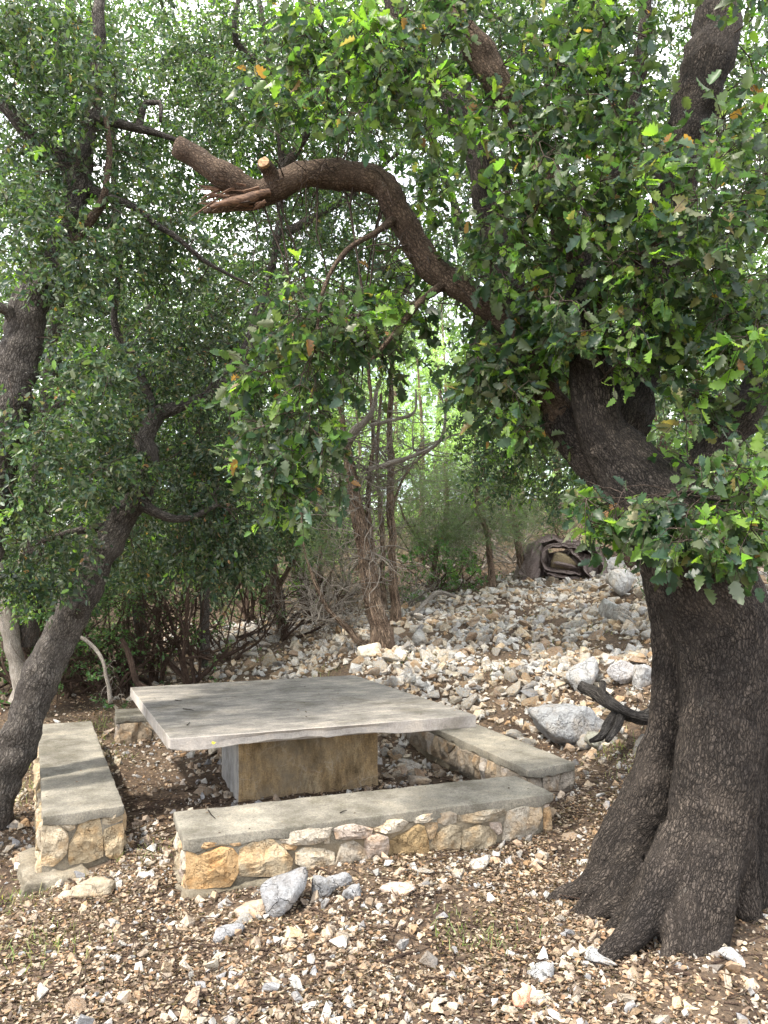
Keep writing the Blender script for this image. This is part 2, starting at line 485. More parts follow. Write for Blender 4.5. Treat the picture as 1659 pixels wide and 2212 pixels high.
r1 = ramp(n, a.outputs['Fac'], [(0.35, (0.070, 0.050, 0.038)), (0.6, (0.135, 0.100, 0.072))])
r2 = ramp(n, f.outputs['Fac'], [(0.3, (0.5, 0.5, 0.5)), (0.5, (1, 1, 1)), (0.66, (1.9, 1.75, 1.5))])
n.links.new(mixc(n, 'MULTIPLY', r1.outputs['Color'], r2.outputs['Color'], 1.0), b.inputs['Base Color'])
bump(n, b, f.outputs['Fac'], 1.0, 0.02)
ground.data.materials.append(m)

# ------------------------------------------------------------------ masonry
def spaced(L, r, step):
    if r <= 0:
        return np.linspace(0, L, max(2, int(L / step) + 1))
    inner = np.linspace(r, L - r, max(2, int((L - 2 * r) / step) + 1))
    return np.concatenate([[0, r * 0.4], inner, [L - r * 0.4, L]])

def block(quad, z0, z1, step=0.04, r=0.012, amp=0.004, freq=6.0, tweak=None, seed=0):
    """closed block with worn edges over four ground corners (anticlockwise)"""
    q = [np.array(p[:2], float) for p in quad]
    Lu = np.linalg.norm(q[1] - q[0]); Lv = np.linalg.norm(q[3] - q[0]); Lw = z1 - z0
    A = [spaced(Lu, r, step), spaced(Lv, r, step), spaced(Lw, r, step)]
    n = [len(a) for a in A]
    ids, V, F = {}, [], []
    def vid(i, j, k):
        if (i, j, k) not in ids:
            p = np.array([A[0][i], A[1][j], A[2][k]]); L = np.array([Lu, Lv, Lw])
            c = np.clip(p, r, L - r); d = p - c; l = np.linalg.norm(d)
            if l > 1e-9 and r > 0: p = c + d / l * min(l, r)
            u, v = p[0] / Lu, p[1] / Lv
            xy = (1 - v) * ((1 - u) * q[0] + u * q[1]) + v * ((1 - u) * q[3] + u * q[2])
            ids[(i, j, k)] = len(V); V.append([xy[0], xy[1], z0 + p[2], u, v, p[2] / Lw])
        return ids[(i, j, k)]
    def face(fn, a, b2, flip):
        for s in range(a - 1):
            for t in range(b2 - 1):
                f = [fn(s, t), fn(s + 1, t), fn(s + 1, t + 1), fn(s, t + 1)]
                F.append(f[::-1] if flip else f)
    face(lambda s, t: vid(s, t, 0), n[0], n[1], True)
    face(lambda s, t: vid(s, t, n[2] - 1), n[0], n[1], False)
    face(lambda s, t: vid(s, 0, t), n[0], n[2], False)
    face(lambda s, t: vid(s, n[1] - 1, t), n[0], n[2], True)
    face(lambda s, t: vid(0, s, t), n[1], n[2], True)
    face(lambda s, t: vid(n[0] - 1, s, t), n[1], n[2], False)
    V = np.array(V)
    for k in range(len(V)):
        d = noise.noise_vector(Vector(V[k, :3] * freq) + Vector((seed, 0, 0))) + 0.5 * noise.noise_vector(Vector(V[k, :3] * freq * 3.7))
        V[k, :3] += np.array(d) * amp
        if tweak is not None: V[k, :3] += tweak(*V[k])
    return V[:, :3], np.array(F)

def stone_on_face(outline, origin, ud, nd, depth=0.035, tint=(0.5, 0.42, 0.3), mesh_name='stone'):
    """a hewn stone set into a wall face; outline in (along, height) metres"""
    P2 = np.array(outline, float)
    c = P2.mean(0)
    out = []
    m_ = len(P2)
    for i in range(m_):
        a, b_ = P2[i], P2[(i + 1) % m_]
        k = max(1, int(np.linalg.norm(b_ - a) / 0.035))
        for t in range(k):
            p = a + (b_ - a) * t / k
            out.append(p + (rng.normal(0, 0.0025, 2) if t else 0))
    O = np.array(out); n_ = len(O)
    # soften the corners a little
    O = 0.84 * O + 0.08 * np.roll(O, 1, 0) + 0.08 * np.roll(O, -1, 0)
    O = c + (O - c) * 1.07
    size = np.sqrt(abs(0.5 * np.sum(O[:, 0] * np.roll(O[:, 1], -1) - O[:, 1] * np.roll(O[:, 0], -1))))
    dep = min(depth, 0.22 * size + 0.006)
    rings = [(1.0, -0.03), (1.0, 0.35 * dep), (0.95, 0.8 * dep), (0.68, dep), (0.36, dep * 1.05)]
    sd = rng.random(3) * 50
    V = []
    tilt = rng.normal(0, 0.10, 2)
    # two or three chiselled planes
    pl = [(rng.normal(0, 0.33, 2), dep * rng.uniform(0.9, 1.45)) for _ in range(3)]
    for s, h in rings:
        for p in O:
            q = c + (p - c) * s
            hh = h
            if h > 0:
                d = q - c
                hh = h + d @ tilt * min(1, h / dep)
                hh = min([hh] + [d @ g + k for g, k in pl])
                hh += 0.016 * noise.noise(Vector((q[0] * 14 + sd[0], q[1] * 14 + sd[1], sd[2]))) * (1 if h > 0.3 * dep else 0.3) + 0.005 * noise.noise(Vector((q[0] * 45 + sd[0], q[1] * 45, sd[2])))
                hh = max(hh, 0.004)
            V.append(origin + ud * q[0] + np.array([0, 0, q[1]]) + nd * hh)
    ctr = len(V)
    V.append(origin + ud * c[0] + np.array([0, 0, c[1]]) + nd * min(dep, pl[0][1], pl[1][1], pl[2][1]))
    F4, F3 = [], []
    for k in range(len(rings) - 1):
        for j in range(n_):
            F4.append([k * n_ + j, k * n_ + (j + 1) % n_, (k + 1) * n_ + (j + 1) % n_, (k + 1) * n_ + j])
    b0 = (len(rings) - 1) * n_
    for j in range(n_): F3.append([b0 + j, b0 + (j + 1) % n_, ctr])
    V = np.array(V)
    # winding: make the faces look outwards
    a, b_, d = V[F4[n_ * 2][0]], V[F4[n_ * 2][1]], V[F4[n_ * 2][2]]
    F4 = np.array(F4); F3 = np.array(F3)
    nn = np.cross(V[F3[:, 1]] - V[F3[:, 0]], V[F3[:, 2]] - V[F3[:, 0]]).sum(0)
    if nn @ nd < 0: F4 = F4[:, ::-1]; F3 = F3[:, ::-1]
    cols = np.tile(np.array(tint), (len(V), 1))
    return make_mesh(mesh_name, V, [F4, F3], False, cols)

STONE_TINTS = [(0.50, 0.42, 0.30), (0.54, 0.48, 0.38), (0.48, 0.36, 0.23), (0.46, 0.41, 0.34), (0.58, 0.52, 0.43), (0.38, 0.29, 0.19), (0.50, 0.42, 0.36)]
GREY_TINTS = [(0.34, 0.30, 0.25), (0.40, 0.36, 0.31), (0.30, 0.26, 0.21), (0.45, 0.41, 0.37), (0.38, 0.31, 0.23)]

def clip_poly(poly, a, nrm):
    out = []
    for i in range(len(poly)):
        p, q = poly[i], poly[(i + 1) % len(poly)]
        dp, dq = (p - a) @ nrm, (q - a) @ nrm
        if dp <= 0: out.append(p)
        if dp * dq < 0: out.append(p + (q - p) * dp / (dp - dq))
    return out

def rubble(L, z0, z1, size=0.17, gap=0.010, edge=None):
    """outlines of a random rubble face"""
    Hh = z1 - z0
    rows = max(1, round(Hh / (size * 0.95)))
    pts = []
    for r_ in range(rows):
        k = max(1, round(L / (size * rng.uniform(0.85, 1.25))))
        off = rng.uniform(0, 1)
        for c_ in range(k + 1):
            pts.append([(c_ + off - 0.5) * L / k + rng.normal(0, size * 0.13), z0 + (r_ + 0.5) * Hh / rows + rng.normal(0, size * 0.12)])
    for _ in range(int(L * 3)):
        pts.append([rng.uniform(0, L), rng.uniform(z0, z1)])
    pts = [np.array(p) for p in pts if -0.02 < p[0] < L + 0.02]
    res = []
    for i, p in enumerate(pts):
        poly = [np.array(v, float) for v in ((0.006, z0), (L - 0.006, z0), (L - 0.006, z1), (0.006, z1))]
        for j, q in enumerate(pts):
            if i == j: continue
            d = q - p; l = np.linalg.norm(d)
            if l < 1e-4 or l > 0.8: continue
            poly = clip_poly(poly, (p + q) / 2 - d / l * gap * rng.uniform(0.5, 1.3), d / l)
            if len(poly) < 3: break
        if len(poly) < 3: continue
        P2 = np.array(poly)
        ar = abs(0.5 * np.sum(P2[:, 0] * np.roll(P2[:, 1], -1) - P2[:, 1] * np.roll(P2[:, 0], -1)))
        w = P2.max(0) - P2.min(0)
        if ar < 0.0012 or min(w) < 0.02: continue
        res.append(P2)
    return res

def on_plane(px, py, o, ud, nd):
    d = ray(px, py)
    t = ((o - EYE) @ nd) / (d @ nd)
    p = EYE + d * t
    return [float((p - o) @ ud), float(p[2])]

def crop3(pts): return [(x * .5208 + 345.6, y * .5208 + 1728) for x, y in pts]
def crop1(pts): return [(x * .5, y * .5 + 1425.6) for x, y in pts]

SEAT = 0.32
def bench(label, tops, faces_px=None, tints=STONE_TINTS, zb=(0, 0, 0, 0), cap_t=0.062, seed=0, footing=None, hide=()):
    """tops: four corners of the concrete cap (near-left, near-right, far-right, far-left) in world"""
    tops = [np.array(p, float) for p in tops]
    ctr = sum(tops) / 4
    root = empty('stone_bench', (ctr[0], ctr[1], h1(ctr[0], ctr[1])), label, 'bench', 'four stone benches round the table')
    def ragged(x, y, z, u, v, w):
        e = np.zeros(3)
        edge = max(abs(u - .5), abs(v - .5)) > 0.49
        if w < 0.5 and edge:
            e[2] += 0.022 * noise.noise(Vector((x * 9, y * 9, seed))) + 0.012 * noise.noise(Vector((x * 33, y * 33, seed)))
        if edge:
            o = 0.010 * noise.noise(Vector((x * 5, y * 5, 7 + seed)))
            e[0] += (x - ctr[0]) * o; e[1] += (y - ctr[1]) * o
        return e
    V, F = block([p[:2] for p in tops], SEAT - cap_t, SEAT, 0.03, 0.007, 0.0045, 8, ragged, seed)
    link('seat_slab', make_mesh('seat_slab', V, F), root, M['slab'])
    inset = [p + (ctr - p) / np.linalg.norm(ctr - p) * 0.035 for p in tops]
    V, F = block([p[:2] for p in inset], -0.25, SEAT - cap_t - 0.001, 0.06, 0.0, 0.010, 9, None, seed + 3)
    link('mortar_core', make_mesh('mortar_core', V, F), root, M['mortar'])
    k = 0
    for i in range(4):
        a, b2 = inset[i], inset[(i + 1) % 4]
        ud = (b2 - a); ud[2] = 0; L = np.linalg.norm(ud); ud /= L
        nd = np.array([ud[1], -ud[0], 0.0])
        o = np.array([a[0], a[1], 0.0])
        if faces_px and i in faces_px:
            polys = []
            for pts in faces_px[i]:
                q = [on_plane(x, y, o, ud, nd) for x, y in pts]
                q = np.array(q); q[:, 0] = np.clip(q[:, 0], -0.005, L + 0.005)
                polys.append(q)
        else:
            mid = (a + b2) / 2
            zz = min(h1(a[0], a[1]), h1(b2[0], b2[1]))
            polys = rubble(L, min(max(zz - 0.02, -0.1), SEAT - 0.14), SEAT - cap_t - 0.006, 0.155)
        for q in polys:
            t = np.array(tints[int(rng.integers(len(tints)))]) * rng.uniform(0.85, 1.1)
            if faces_px and i in faces_px and len(faces_px[i]) > 10:
                cx = q[:, 0].mean() / L
                if k == 0: t = np.array((0.56, 0.38, 0.20))
                elif k == 1: t = np.array((0.52, 0.43, 0.30))
                elif k == 10: t = np.array((0.33, 0.24, 0.13))
            link('stone', stone_on_face(q, o, ud, nd, 0.036, t), root, M['wallstone'])
            k += 1
    if footing is not None:
        fq, fz0, fz1 = footing
        V, F = block(fq, fz0, fz1, 0.03, 0.02, 0.034, 9, None, seed + 9)
        link('footing', make_mesh('footing', V, F), root, M['mortar'])
    return root

front = [G(395, 1815, SEAT), G(1197, 1714, SEAT), G(1112, 1675, SEAT), G(375, 1753, SEAT)]
S3 = [[(95,200),(160,235),(250,195),(300,200),(325,240),(320,300),(285,355),(200,362),(130,378),(102,350)],
 [(335,205),(420,160),(470,165),(510,200),(545,240),(540,290),(480,310),(400,312),(335,315),(328,260)],
 [(495,155),(560,125),(640,112),(710,108),(700,150),(640,178),(560,180),(510,172)],
 [(495,180),(540,178),(572,190),(560,207),(520,202)],
 [(560,215),(600,195),(680,203),(720,215),(715,270),(690,287),(620,288),(565,265)],
 [(720,112),(800,95),(878,112),(870,145),(800,158),(730,160)],
 [(683,145),(705,135),(703,180),(680,180)],
 [(750,185),(800,168),(845,200),(855,240),(850,275),(780,300),(725,303),(705,290),(730,250)],
 [(850,150),(900,138),(940,145),(945,190),(930,245),(900,260),(860,245),(848,200)],
 [(885,100),(940,78),(1000,75),(1030,90),(990,125),(930,132),(890,125)],
 [(960,160),(1030,125),(1070,98),(1090,105),(1108,190),(1105,235),(1030,250),(945,255),(945,210)],
 [(1040,80),(1090,55),(1140,47),(1140,70),(1100,90),(1060,92)],
 [(1150,52),(1200,42),(1228,50),(1225,90),(1180,102),(1150,90)],
 [(1096,92),(1148,90),(1150,110),(1130,155),(1112,160),(1098,130)],
 [(1150,132),(1200,97),(1240,105),(1245,140),(1235,200),(1180,230),(1120,233),(1112,200)],
 [(1235,52),(1330,40),(1420,28),(1435,50),(1380,75),(1300,90),(1240,85)],
 [(1257,125),(1320,97),(1370,110),(1395,145),(1390,180),(1330,205),(1270,215),(1248,195)],
 [(1362,90),(1412,85),(1415,130),(1397,140),(1367,110)],
 [(1442,42),(1500,24),(1575,22),(1580,60),(1560,120),(1500,160),(1422,165),(1432,100)],
 [(1590,32),(1625,22),(1625,125),(1590,130)], [(150,180),(215,172),(255,178),(220,192),(160,200)], [(285,178),(345,170),(335,186),(300,190)],
 [(460,145),(488,142),(490,158),(470,158)]]
S3m = [crop3([(x, y * 0.98 + 5) for x, y in s]) for s in S3]
def fq_of(a, b2, out, l0, l1, depth):
    ud = (b2 - a); ud[2] = 0; L = np.linalg.norm(ud); ud /= L; nd = np.array([ud[1], -ud[0], 0])
    return [(a + ud * l0 + nd * out)[:2], (a + ud * l1 + nd * out)[:2], (a + ud * l1 - nd * depth)[:2], (a + ud * l0 - nd * depth)[:2]]
bench('long stone bench in front of the table, one orange stone at its left end', front, {0: S3m}, STONE_TINTS, seed=1,
      footing=(fq_of(front[0], front[1], 0.035, -0.015, 1.55, 0.4), -0.22, 0.055))
left = [G(92, 1765, SEAT), G(268, 1740, SEAT), G(197, 1557, SEAT), G(82, 1565, SEAT)]
S1 = [[(175,700),(240,700),(292,750),(287,830),(232,885),(182,885)], [(248,690),(325,685),(325,725),(302,740),(255,722)],
      [(350,690),(400,672),(430,690),(440,780),(443,840),(380,870),(302,880),(296,800),(328,750)],
      [(443,672),(530,655),(533,690),(470,712),(442,708)], [(450,735),(530,705),(545,760),(545,850),(500,860),(455,840)]]
S1m = [crop1(s) for s in S1]
bench('stone bench left of the table, pale stones in its end above a grey footing', left, {0: S1m}, [(0.52, 0.42, 0.28), (0.58, 0.49, 0.36), (0.50, 0.43, 0.33)], seed=2,
      footing=(fq_of(left[0], left[1], 0.10, -0.10, 0.24, 0.5), -0.3, 0.0))
right = [G(1142, 1664, SEAT), G(1242, 1647, SEAT), G(860, 1500, SEAT), G(780, 1520, SEAT)]
ud = np.array([math.cos(UANG), math.sin(UANG), 0]); vd = np.array([-ud[1], ud[0], 0])
right[2] = right[1] + vd * 2.5 - ud * 0.05; right[3] = right[0] + vd * 2.5 - ud * 0.05
bench('stone bench to the right of the table, its far part under the table corner', right, None, GREY_TINTS, seed=4)
b0 = G(250, 1550, SEAT)
back = [b0, b0 + ud * 2.45, b0 + ud * 2.45 + vd * 0.48, b0 + vd * 0.48]
bench('stone bench behind the table, only its left end showing', back, None, GREY_TINTS, seed=6)

# ------------------------------------------------------------------ table
ZT = 0.70
tq = [G(367, 1596, ZT), G(1028.5, 1544.6, ZT), G(765, 1458, ZT), G(281.5, 1484.6, ZT)]
tctr = sum(tq) / 4
table = empty('stone_table', (tctr[0], tctr[1], h1(tctr[0], tctr[1])), 'large grey stone slab table on a brown concrete block', 'table')
def chipped(x, y, z, u, v, w):
    e = np.zeros(3)
    if w < 0.5 and v < 0.03 and 0.10 < u:
        k = min(1, (u - 0.10) / 0.15) * (1 if u < 0.62 else max(0, 1 - (u - 0.62) / 0.1))
        e[2] += k * (0.010 + 0.022 * max(0, noise.noise(Vector((u * 11, 3.1, 0))) + 0.35) + 0.007 * noise.noise(Vector((u * 40, 1, 0))))
        e[:2] += k * 0.02 * vd[:2] * (1 - v / 0.03)
    if w < 0.5 and v < 0.03 and u < 0.05:
        e[2] += 0.02 * (1 - u / 0.05)
    return e
V, F = block([p[:2] for p in tq], ZT - 0.085, ZT, 0.025, 0.005, 0.0012, 5, chipped, 3)
tt = make_mesh('tabletop', V, F, False)
to = link('tabletop', tt, table)
tt.materials.append(M['tabletop']); tt.materials.append(M['tableedge'])
for p in tt.polygons:
    p.material_index = 0 if p.normal.z > 0.8 else 1
pa = G(513, 1739, 0.02); pb = pa + ud * 1.10
pq = [pa, pb, pb + vd * 0.85, pa + vd * 0.85]
V, F = block([p[:2] for p in pq], -0.2, ZT - 0.0865, 0.04, 0.018, 0.006, 5, None, 5)
pm = make_mesh('pedestal', V, F)
link('pedestal', pm, table)
pm.materials.append(M['pedestal']); pm.materials.append(M['pedestal_side'])
for p in pm.polygons:
    if p.normal.to_2d() @ Vector(ud[:2]) < -0.5: p.material_index = 1
# yellow paint spot on the front edge
sp = on_plane(460, 1604, np.array([*tq[0][:2], 0]), ud, np.array([ud[1], -ud[0], 0]))
c = tq[0] * np.array([1, 1, 0]) + ud * sp[0] + np.array([0, 0, sp[1]]) + np.array([ud[1], -ud[0], 0]) * 0.004
a = np.arange(10) * 2 * PI / 10
rr = 0.010 * (1 + 0.25 * rng.standard_normal(10))
V = np.vstack([c, c + np.outer(np.cos(a) * rr * 1.3, ud) + np.outer(np.sin(a) * rr * 0.8, [0, 0, 1])])
m, n, b = mat('yellow_paint', 0.6); b.inputs['Base Color'].default_value = (0.72, 0.62, 0.08, 1)
link('paint_spot', make_mesh('paint_spot', V, np.array([[0, k + 1, (k + 1) % 10 + 1] for k in range(10)])), table, m)

# ------------------------------------------------------------------ loose stones
def hull_shape(npts, flat=0.7, seed=0, sub=0, rough=0.0):
    r = np.random.default_rng(seed)
    p = r.standard_normal((npts, 3)); p /= np.linalg.norm(p, axis=1, keepdims=True)
    p *= r.uniform(0.8, 1.12, (npts, 1))
    p *= np.array([1.0, r.uniform(0.6, 0.9), flat * r.uniform(0.7, 1.1)])
    bm = bmesh.new()
    for q in p: bm.verts.new(q)
    g = bmesh.ops.convex_hull(bm, input=bm.verts)
    bmesh.ops.delete(bm, geom=[v for v in bm.verts if not v.link_faces], context='VERTS')
    bmesh.ops.triangulate(bm, faces=bm.faces)
    if sub:
        bmesh.ops.subdivide_edges(bm, edges=bm.edges, cuts=sub, use_grid_fill=True)
        for _ in range(1 if sub < 4 else 3): bmesh.ops.smooth_vert(bm, verts=bm.verts, factor=0.4, use_axis_x=True, use_axis_y=True, use_axis_z=True)
        off = Vector((seed * 3.1, 0, 0))
        for v in bm.verts:
            nv = noise.noise_vector(v.co * 1.7 + off) * rough + noise.noise_vector(v.co * 5 + off) * rough * 0.45
            rd = -abs(noise.noise(v.co * 2.3 + off)) * rough * 1.2
            if sub > 3: rd += -abs(noise.noise(v.co * 5.5 + off)) * .05 + .022 * noise.noise(v.co * 15 + off)
            v.co += nv + v.co.normalized() * rd
        bmesh.ops.triangulate(bm, faces=bm.faces)
    bm.verts.index_update()
    V = np.array([v.co[:] for v in bm.verts]); F = np.array([[v.index for v in f.verts] for f in bm.faces])
    bm.free()
    ext = np.abs(V).max()
    return V / ext, F

ROCKT = [(0.60, 0.59, 0.56), (0.56, 0.55, 0.53), (0.66, 0.64, 0.60), (0.60, 0.55, 0.47), (0.48, 0.47, 0.46), (0.63, 0.56, 0.45), (0.60, 0.57, 0.52), (0.46, 0.35, 0.24)]
ROCKT_NEAR = ROCKT + [(0.55, 0.44, 0.34), (0.50, 0.38, 0.28), (0.58, 0.50, 0.41), (0.36, 0.36, 0.37), (0.46, 0.37, 0.29), (0.52, 0.43, 0.34)]
SMALL = [hull_shape(9, 0.65, s) for s in range(14)]
MED = [hull_shape(11, 0.7, 40 + s, 1, 0.10) for s in range(12)]
BIG = [hull_shape(16, 0.8, 80 + s, 5, 0.06) for s in range(8)]
med_me = []
for k in range(24):
    V, F = MED[k % 12]
    t = np.array(ROCKT_NEAR[k % len(ROCKT_NEAR)]) * rng.uniform(0.9, 1.05)
    me = make_mesh('stone', V, F, False, np.tile(t, (len(V), 1))); me.materials.append(M['rock']); med_me.append(me)

def rot_mats(n, flat=0.35):
    """random turns: free about z, small tilt"""
    a = rng.uniform(0, 2 * PI, n); tx = rng.normal(0, flat, n); ty = rng.normal(0, flat, n)
    ca, sa = np.cos(a), np.sin(a)
    Z_ = np.zeros((n, 3, 3)); Z_[:, 0, 0] = ca; Z_[:, 0, 1] = -sa; Z_[:, 1, 0] = sa; Z_[:, 1, 1] = ca; Z_[:, 2, 2] = 1
    c1, s1 = np.cos(tx), np.sin(tx)
    X_ = np.zeros((n, 3, 3)); X_[:, 0, 0] = 1; X_[:, 1, 1] = c1; X_[:, 1, 2] = -s1; X_[:, 2, 1] = s1; X_[:, 2, 2] = c1
    c2, s2 = np.cos(ty), np.sin(ty)
    Y_ = np.zeros((n, 3, 3)); Y_[:, 0, 0] = c2; Y_[:, 0, 2] = s2; Y_[:, 1, 1] = 1; Y_[:, 2, 0] = -s2; Y_[:, 2, 2] = c2
    return X_ @ Y_ @ Z_

def bake(shapes, pos, scale, R, tints, smooth=False):
    """copies of a few template shapes joined into one mesh's arrays"""
    n_ = len(pos); which = rng.integers(len(shapes), size=n_)
    Vs, Fs, Cs, off = [], {}, [], 0
    for k, (V, F) in enumerate(shapes):
        s = np.where(which == k)[0]
        if not len(s): continue
        W = np.einsum('nij,vj->nvi', R[s], V) * (scale[s][:, None, None] if scale.ndim == 1 else scale[s][:, None, :]) + pos[s][:, None]
        Fs.setdefault(F.shape[1], []).append((F[None] + (np.arange(len(s)) * len(V))[:, None, None] + off).reshape(-1, F.shape[1]))
        Vs.append(W.reshape(-1, 3)); Cs.append(np.repeat(tints[s], len(V), 0)); off += len(s) * len(V)
    return np.vstack(Vs), [np.vstack(v) for v in Fs.values()], np.vstack(Cs)

def in_quad(xy, quad, grow=0.0):
    q = np.array([p[:2] for p in quad]); c = q.mean(0)
    q = c + (q - c) * (1 + grow)
    ok = np.ones(len(xy), bool)
    for i in range(4):
        a, b_ = q[i], q[(i + 1) % 4]
        ok &= ((b_[0] - a[0]) * (xy[:, 1] - a[1]) - (b_[1] - a[1]) * (xy[:, 0] - a[0])) > 0
    return ok
def blocked(xy):
    k = np.zeros(len(xy), bool)
    for q in (front, left, right, back): k |= in_quad(xy, q, 0.02)
    return k | in_quad(xy, pq, 0.02)

# share of rock cover over the ground, in picture terms read back from the place itself
def rockiness(xy):
    x, y = xy[:, 0], xy[:, 1]
    d = np.zeros(len(xy))
    # main stone run behind and right of the table
    a = 1 / (1 + np.exp(-(x + 1.75 - 0.16 * (y - 8)) * 1.8)) * 1 / (1 + np.exp(-(y - 7.2 + 0.1 * x) * 2.5)) * 1 / (1 + np.exp((y - 13.6) * 1.5))
    d = np.maximum(d, a)
    a = np.exp(-((x + 2.0) / 1.4) ** 2 - ((y - 12.5) / 2.5) ** 2) * 0.8
    return np.maximum(d, a)

def spot(px, py):
    """where the ground is seen at a picture position"""
    d = ray(px, py); t0, t1 = 1.5, 30.0
    for t in np.arange(1.5, 30, 0.1):
        p = EYE + d * t
        if p[2] < h1(p[0], p[1]): break
    for _ in range(12):
        mth = t
        p = EYE + d * t
        t += (p[2] - h1(p[0], p[1])) * 0.8 / max(-d[2], 0.05) if False else -0.0
        break
    lo, hi = t - 0.1, t
    for _ in range(12):
        mm = (lo + hi) / 2; p = EYE + d * mm
        if p[2] < h1(p[0], p[1]): hi = mm
        else: lo = mm
    return EYE + d * hi

def boulder(px, py, wpx, label, tint, hfac=0.8, variant=0, rz=0.0, sink=0.25, name='boulder', tilt=(0, 0), group=None, dfac=0.8, mt='boulder', cat='boulder'):
    g = spot(px, py); w = wpx / FPX * g[1] / 2 * 1.22
    V, F = BIG[variant]
    V = V * np.array([1, dfac, hfac]) * w
    V = (np.array(Matrix.Rotation(rz, 3, 'Z') @ Matrix.Rotation(tilt[0], 3, 'X') @ Matrix.Rotation(tilt[1], 3, 'Y')) @ V.T).T
    V[:, 2] -= V[:, 2].min() * (1 - sink)
    o = bpy.data.objects.new(name, make_mesh(name, V, F, True, np.tile(np.array(tint) * 1.1, (len(V), 1))))
    COL.objects.link(o); o.location = (g[0], g[1] + w * 0.5, h1(g[0], g[1] + w * 0.5) - 0.015)
    o.data.materials.append(M[mt])
    tag(o, label, cat, group)
    return o
GB = (0.36, 0.37, 0.385)
boulder(1235, 1615, 165, 'large cracked grey limestone boulder beside the right bench', GB, 0.62, 0, 0.3, 0.3)
boulder(1290, 1622, 70, 'mossy low stone at the foot of the fallen dead branch', (0.42, 0.42, 0.36), 0.9, 3, 1.2)
boulder(1273, 1492, 75, 'pale pointed boulder just above the fallen dead branch', (0.46, 0.465, 0.47), 1.0, 1, 0.8)
boulder(1360, 1480, 70, 'grey pyramid shaped boulder close to the big oak trunk', (0.46, 0.45, 0.46), 1.1, 2, 0.1)
boulder(1392, 1488, 55, 'split pale boulder touching the left edge of the big oak trunk', (0.45, 0.45, 0.455), 1.2, 4, 0.6)
boulder(1322, 1235, 80, 'pale boulder at the top of the slope right of the rolled carpet', (0.46, 0.46, 0.45), 0.6, 5, 0.3)
boulder(1352, 1290, 100, 'large rough pale boulder behind the bend of the oak trunk', (0.46, 0.46, 0.45), 0.95, 6, 1.0)
boulder(1330, 1345, 80, 'rounded pale grey boulder midway up the slope beside the oak', (0.46, 0.46, 0.45), 0.8, 7, 2.0)
boulder(905, 1305, 60, 'half buried grey boulder behind the juniper and the green bush', (0.46, 0.47, 0.45), 0.8, 2, 2.0)
boulder(195, 1945, 90, 'brown grey block lying off the near end of the left bench', (0.33, 0.28, 0.21), 0.75, 3, 0.5, mt='rock')
boulder(620, 1975, 98, 'tallest grey angular rock propped against the front bench', (0.33, 0.335, 0.35), 1.05, 1, 0.9, 0.12, tilt=(0, 0.3))
boulder(690, 1945, 58, 'narrow grey rock next to the tallest rock at the front bench', (0.33, 0.335, 0.345), 1.1, 4, 0.4, 0.12)
boulder(545, 1985, 72, 'rust stained pale rock lying left of the tallest rock', (0.44, 0.35, 0.27), 0.6, 5, 0.5, 0.12, mt='rock')
boulder(492, 2035, 68, 'pale grey wedge shaped rock on the leaf litter ahead of the bench', (0.38, 0.385, 0.40), 0.75, 6, 0.7, 0.12)
boulder(728, 1920, 52, 'upper of two small grey rocks in front of the bench', (0.36, 0.365, 0.38), 0.75, 7, 0.3, 0.12)
boulder(762, 1945, 50, 'lower of two small grey rocks in front of the bench', (0.37, 0.375, 0.39), 0.8, 0, 1.4, 0.12)
boulder(868, 1935, 78, 'flat pinkish rock on the ground in front of the bench middle', (0.50, 0.41, 0.35), 0.5, 2, 0.1, 0.15, mt='rock')
boulder(1300, 2090, 75, 'bright white jagged rock left of the oak roots', (0.46, 0.465, 0.475), 0.6, 3, 2.2, 0.12)
boulder(1180, 2120, 58, 'pale flat topped rock between the pink stone and the white rock', (0.42, 0.425, 0.43), 0.7, 4, 2.6, 0.15)
boulder(1557, 2030, 44, 'white upright stone standing between the oak roots', (0.60, 0.58, 0.57), 1.2, 5, 0.2, 0.1)
boulder(1592, 2085, 58, 'white rock in front of the right oak roots', (0.58, 0.58, 0.58), 0.8, 6, 1.8, 0.12)
boulder(1130, 2180, 50, 'salmon pink stone in the leaf litter', (0.68, 0.36, 0.25), 1.1, 7, 0.6, 0.12, mt='rock', cat='stone')
boulder(1043, 1880, 44, 'pale egg shaped stone in front of the right end of the bench', (0.56, 0.52, 0.46), 0.75, 1, 0.5, 0.12)
boulder(897, 1668, 42, 'whitish block on the ground under the table', (0.55, 0.51, 0.46), 0.8, 2, 0.5, 0.12)
boulder(900, 1696, 58, 'low brownish rock behind the front bench inside the seating', (0.40, 0.35, 0.29), 0.5, 4, 0.5, 0.2, mt='rock')
boulder(800, 1425, 52, 'sunlit cream rock just behind the table back edge', (0.72, 0.67, 0.56), 0.85, 5, 0.5, 0.1, mt='rock')  # the sun patch on this rock is put into its pale tint
boulder(868, 1432, 48, 'sunlit white rock at the juniper foot', (0.74, 0.71, 0.64), 0.75, 6, 1.5, 0.1, mt='rock')  # whiter tint stands in for sunlight, as on the cream rock
boulder(905, 1395, 60, 'pale block on the slope right of the juniper foot', (0.46, 0.46, 0.45), 0.7, 7, 1.5, 0.1)

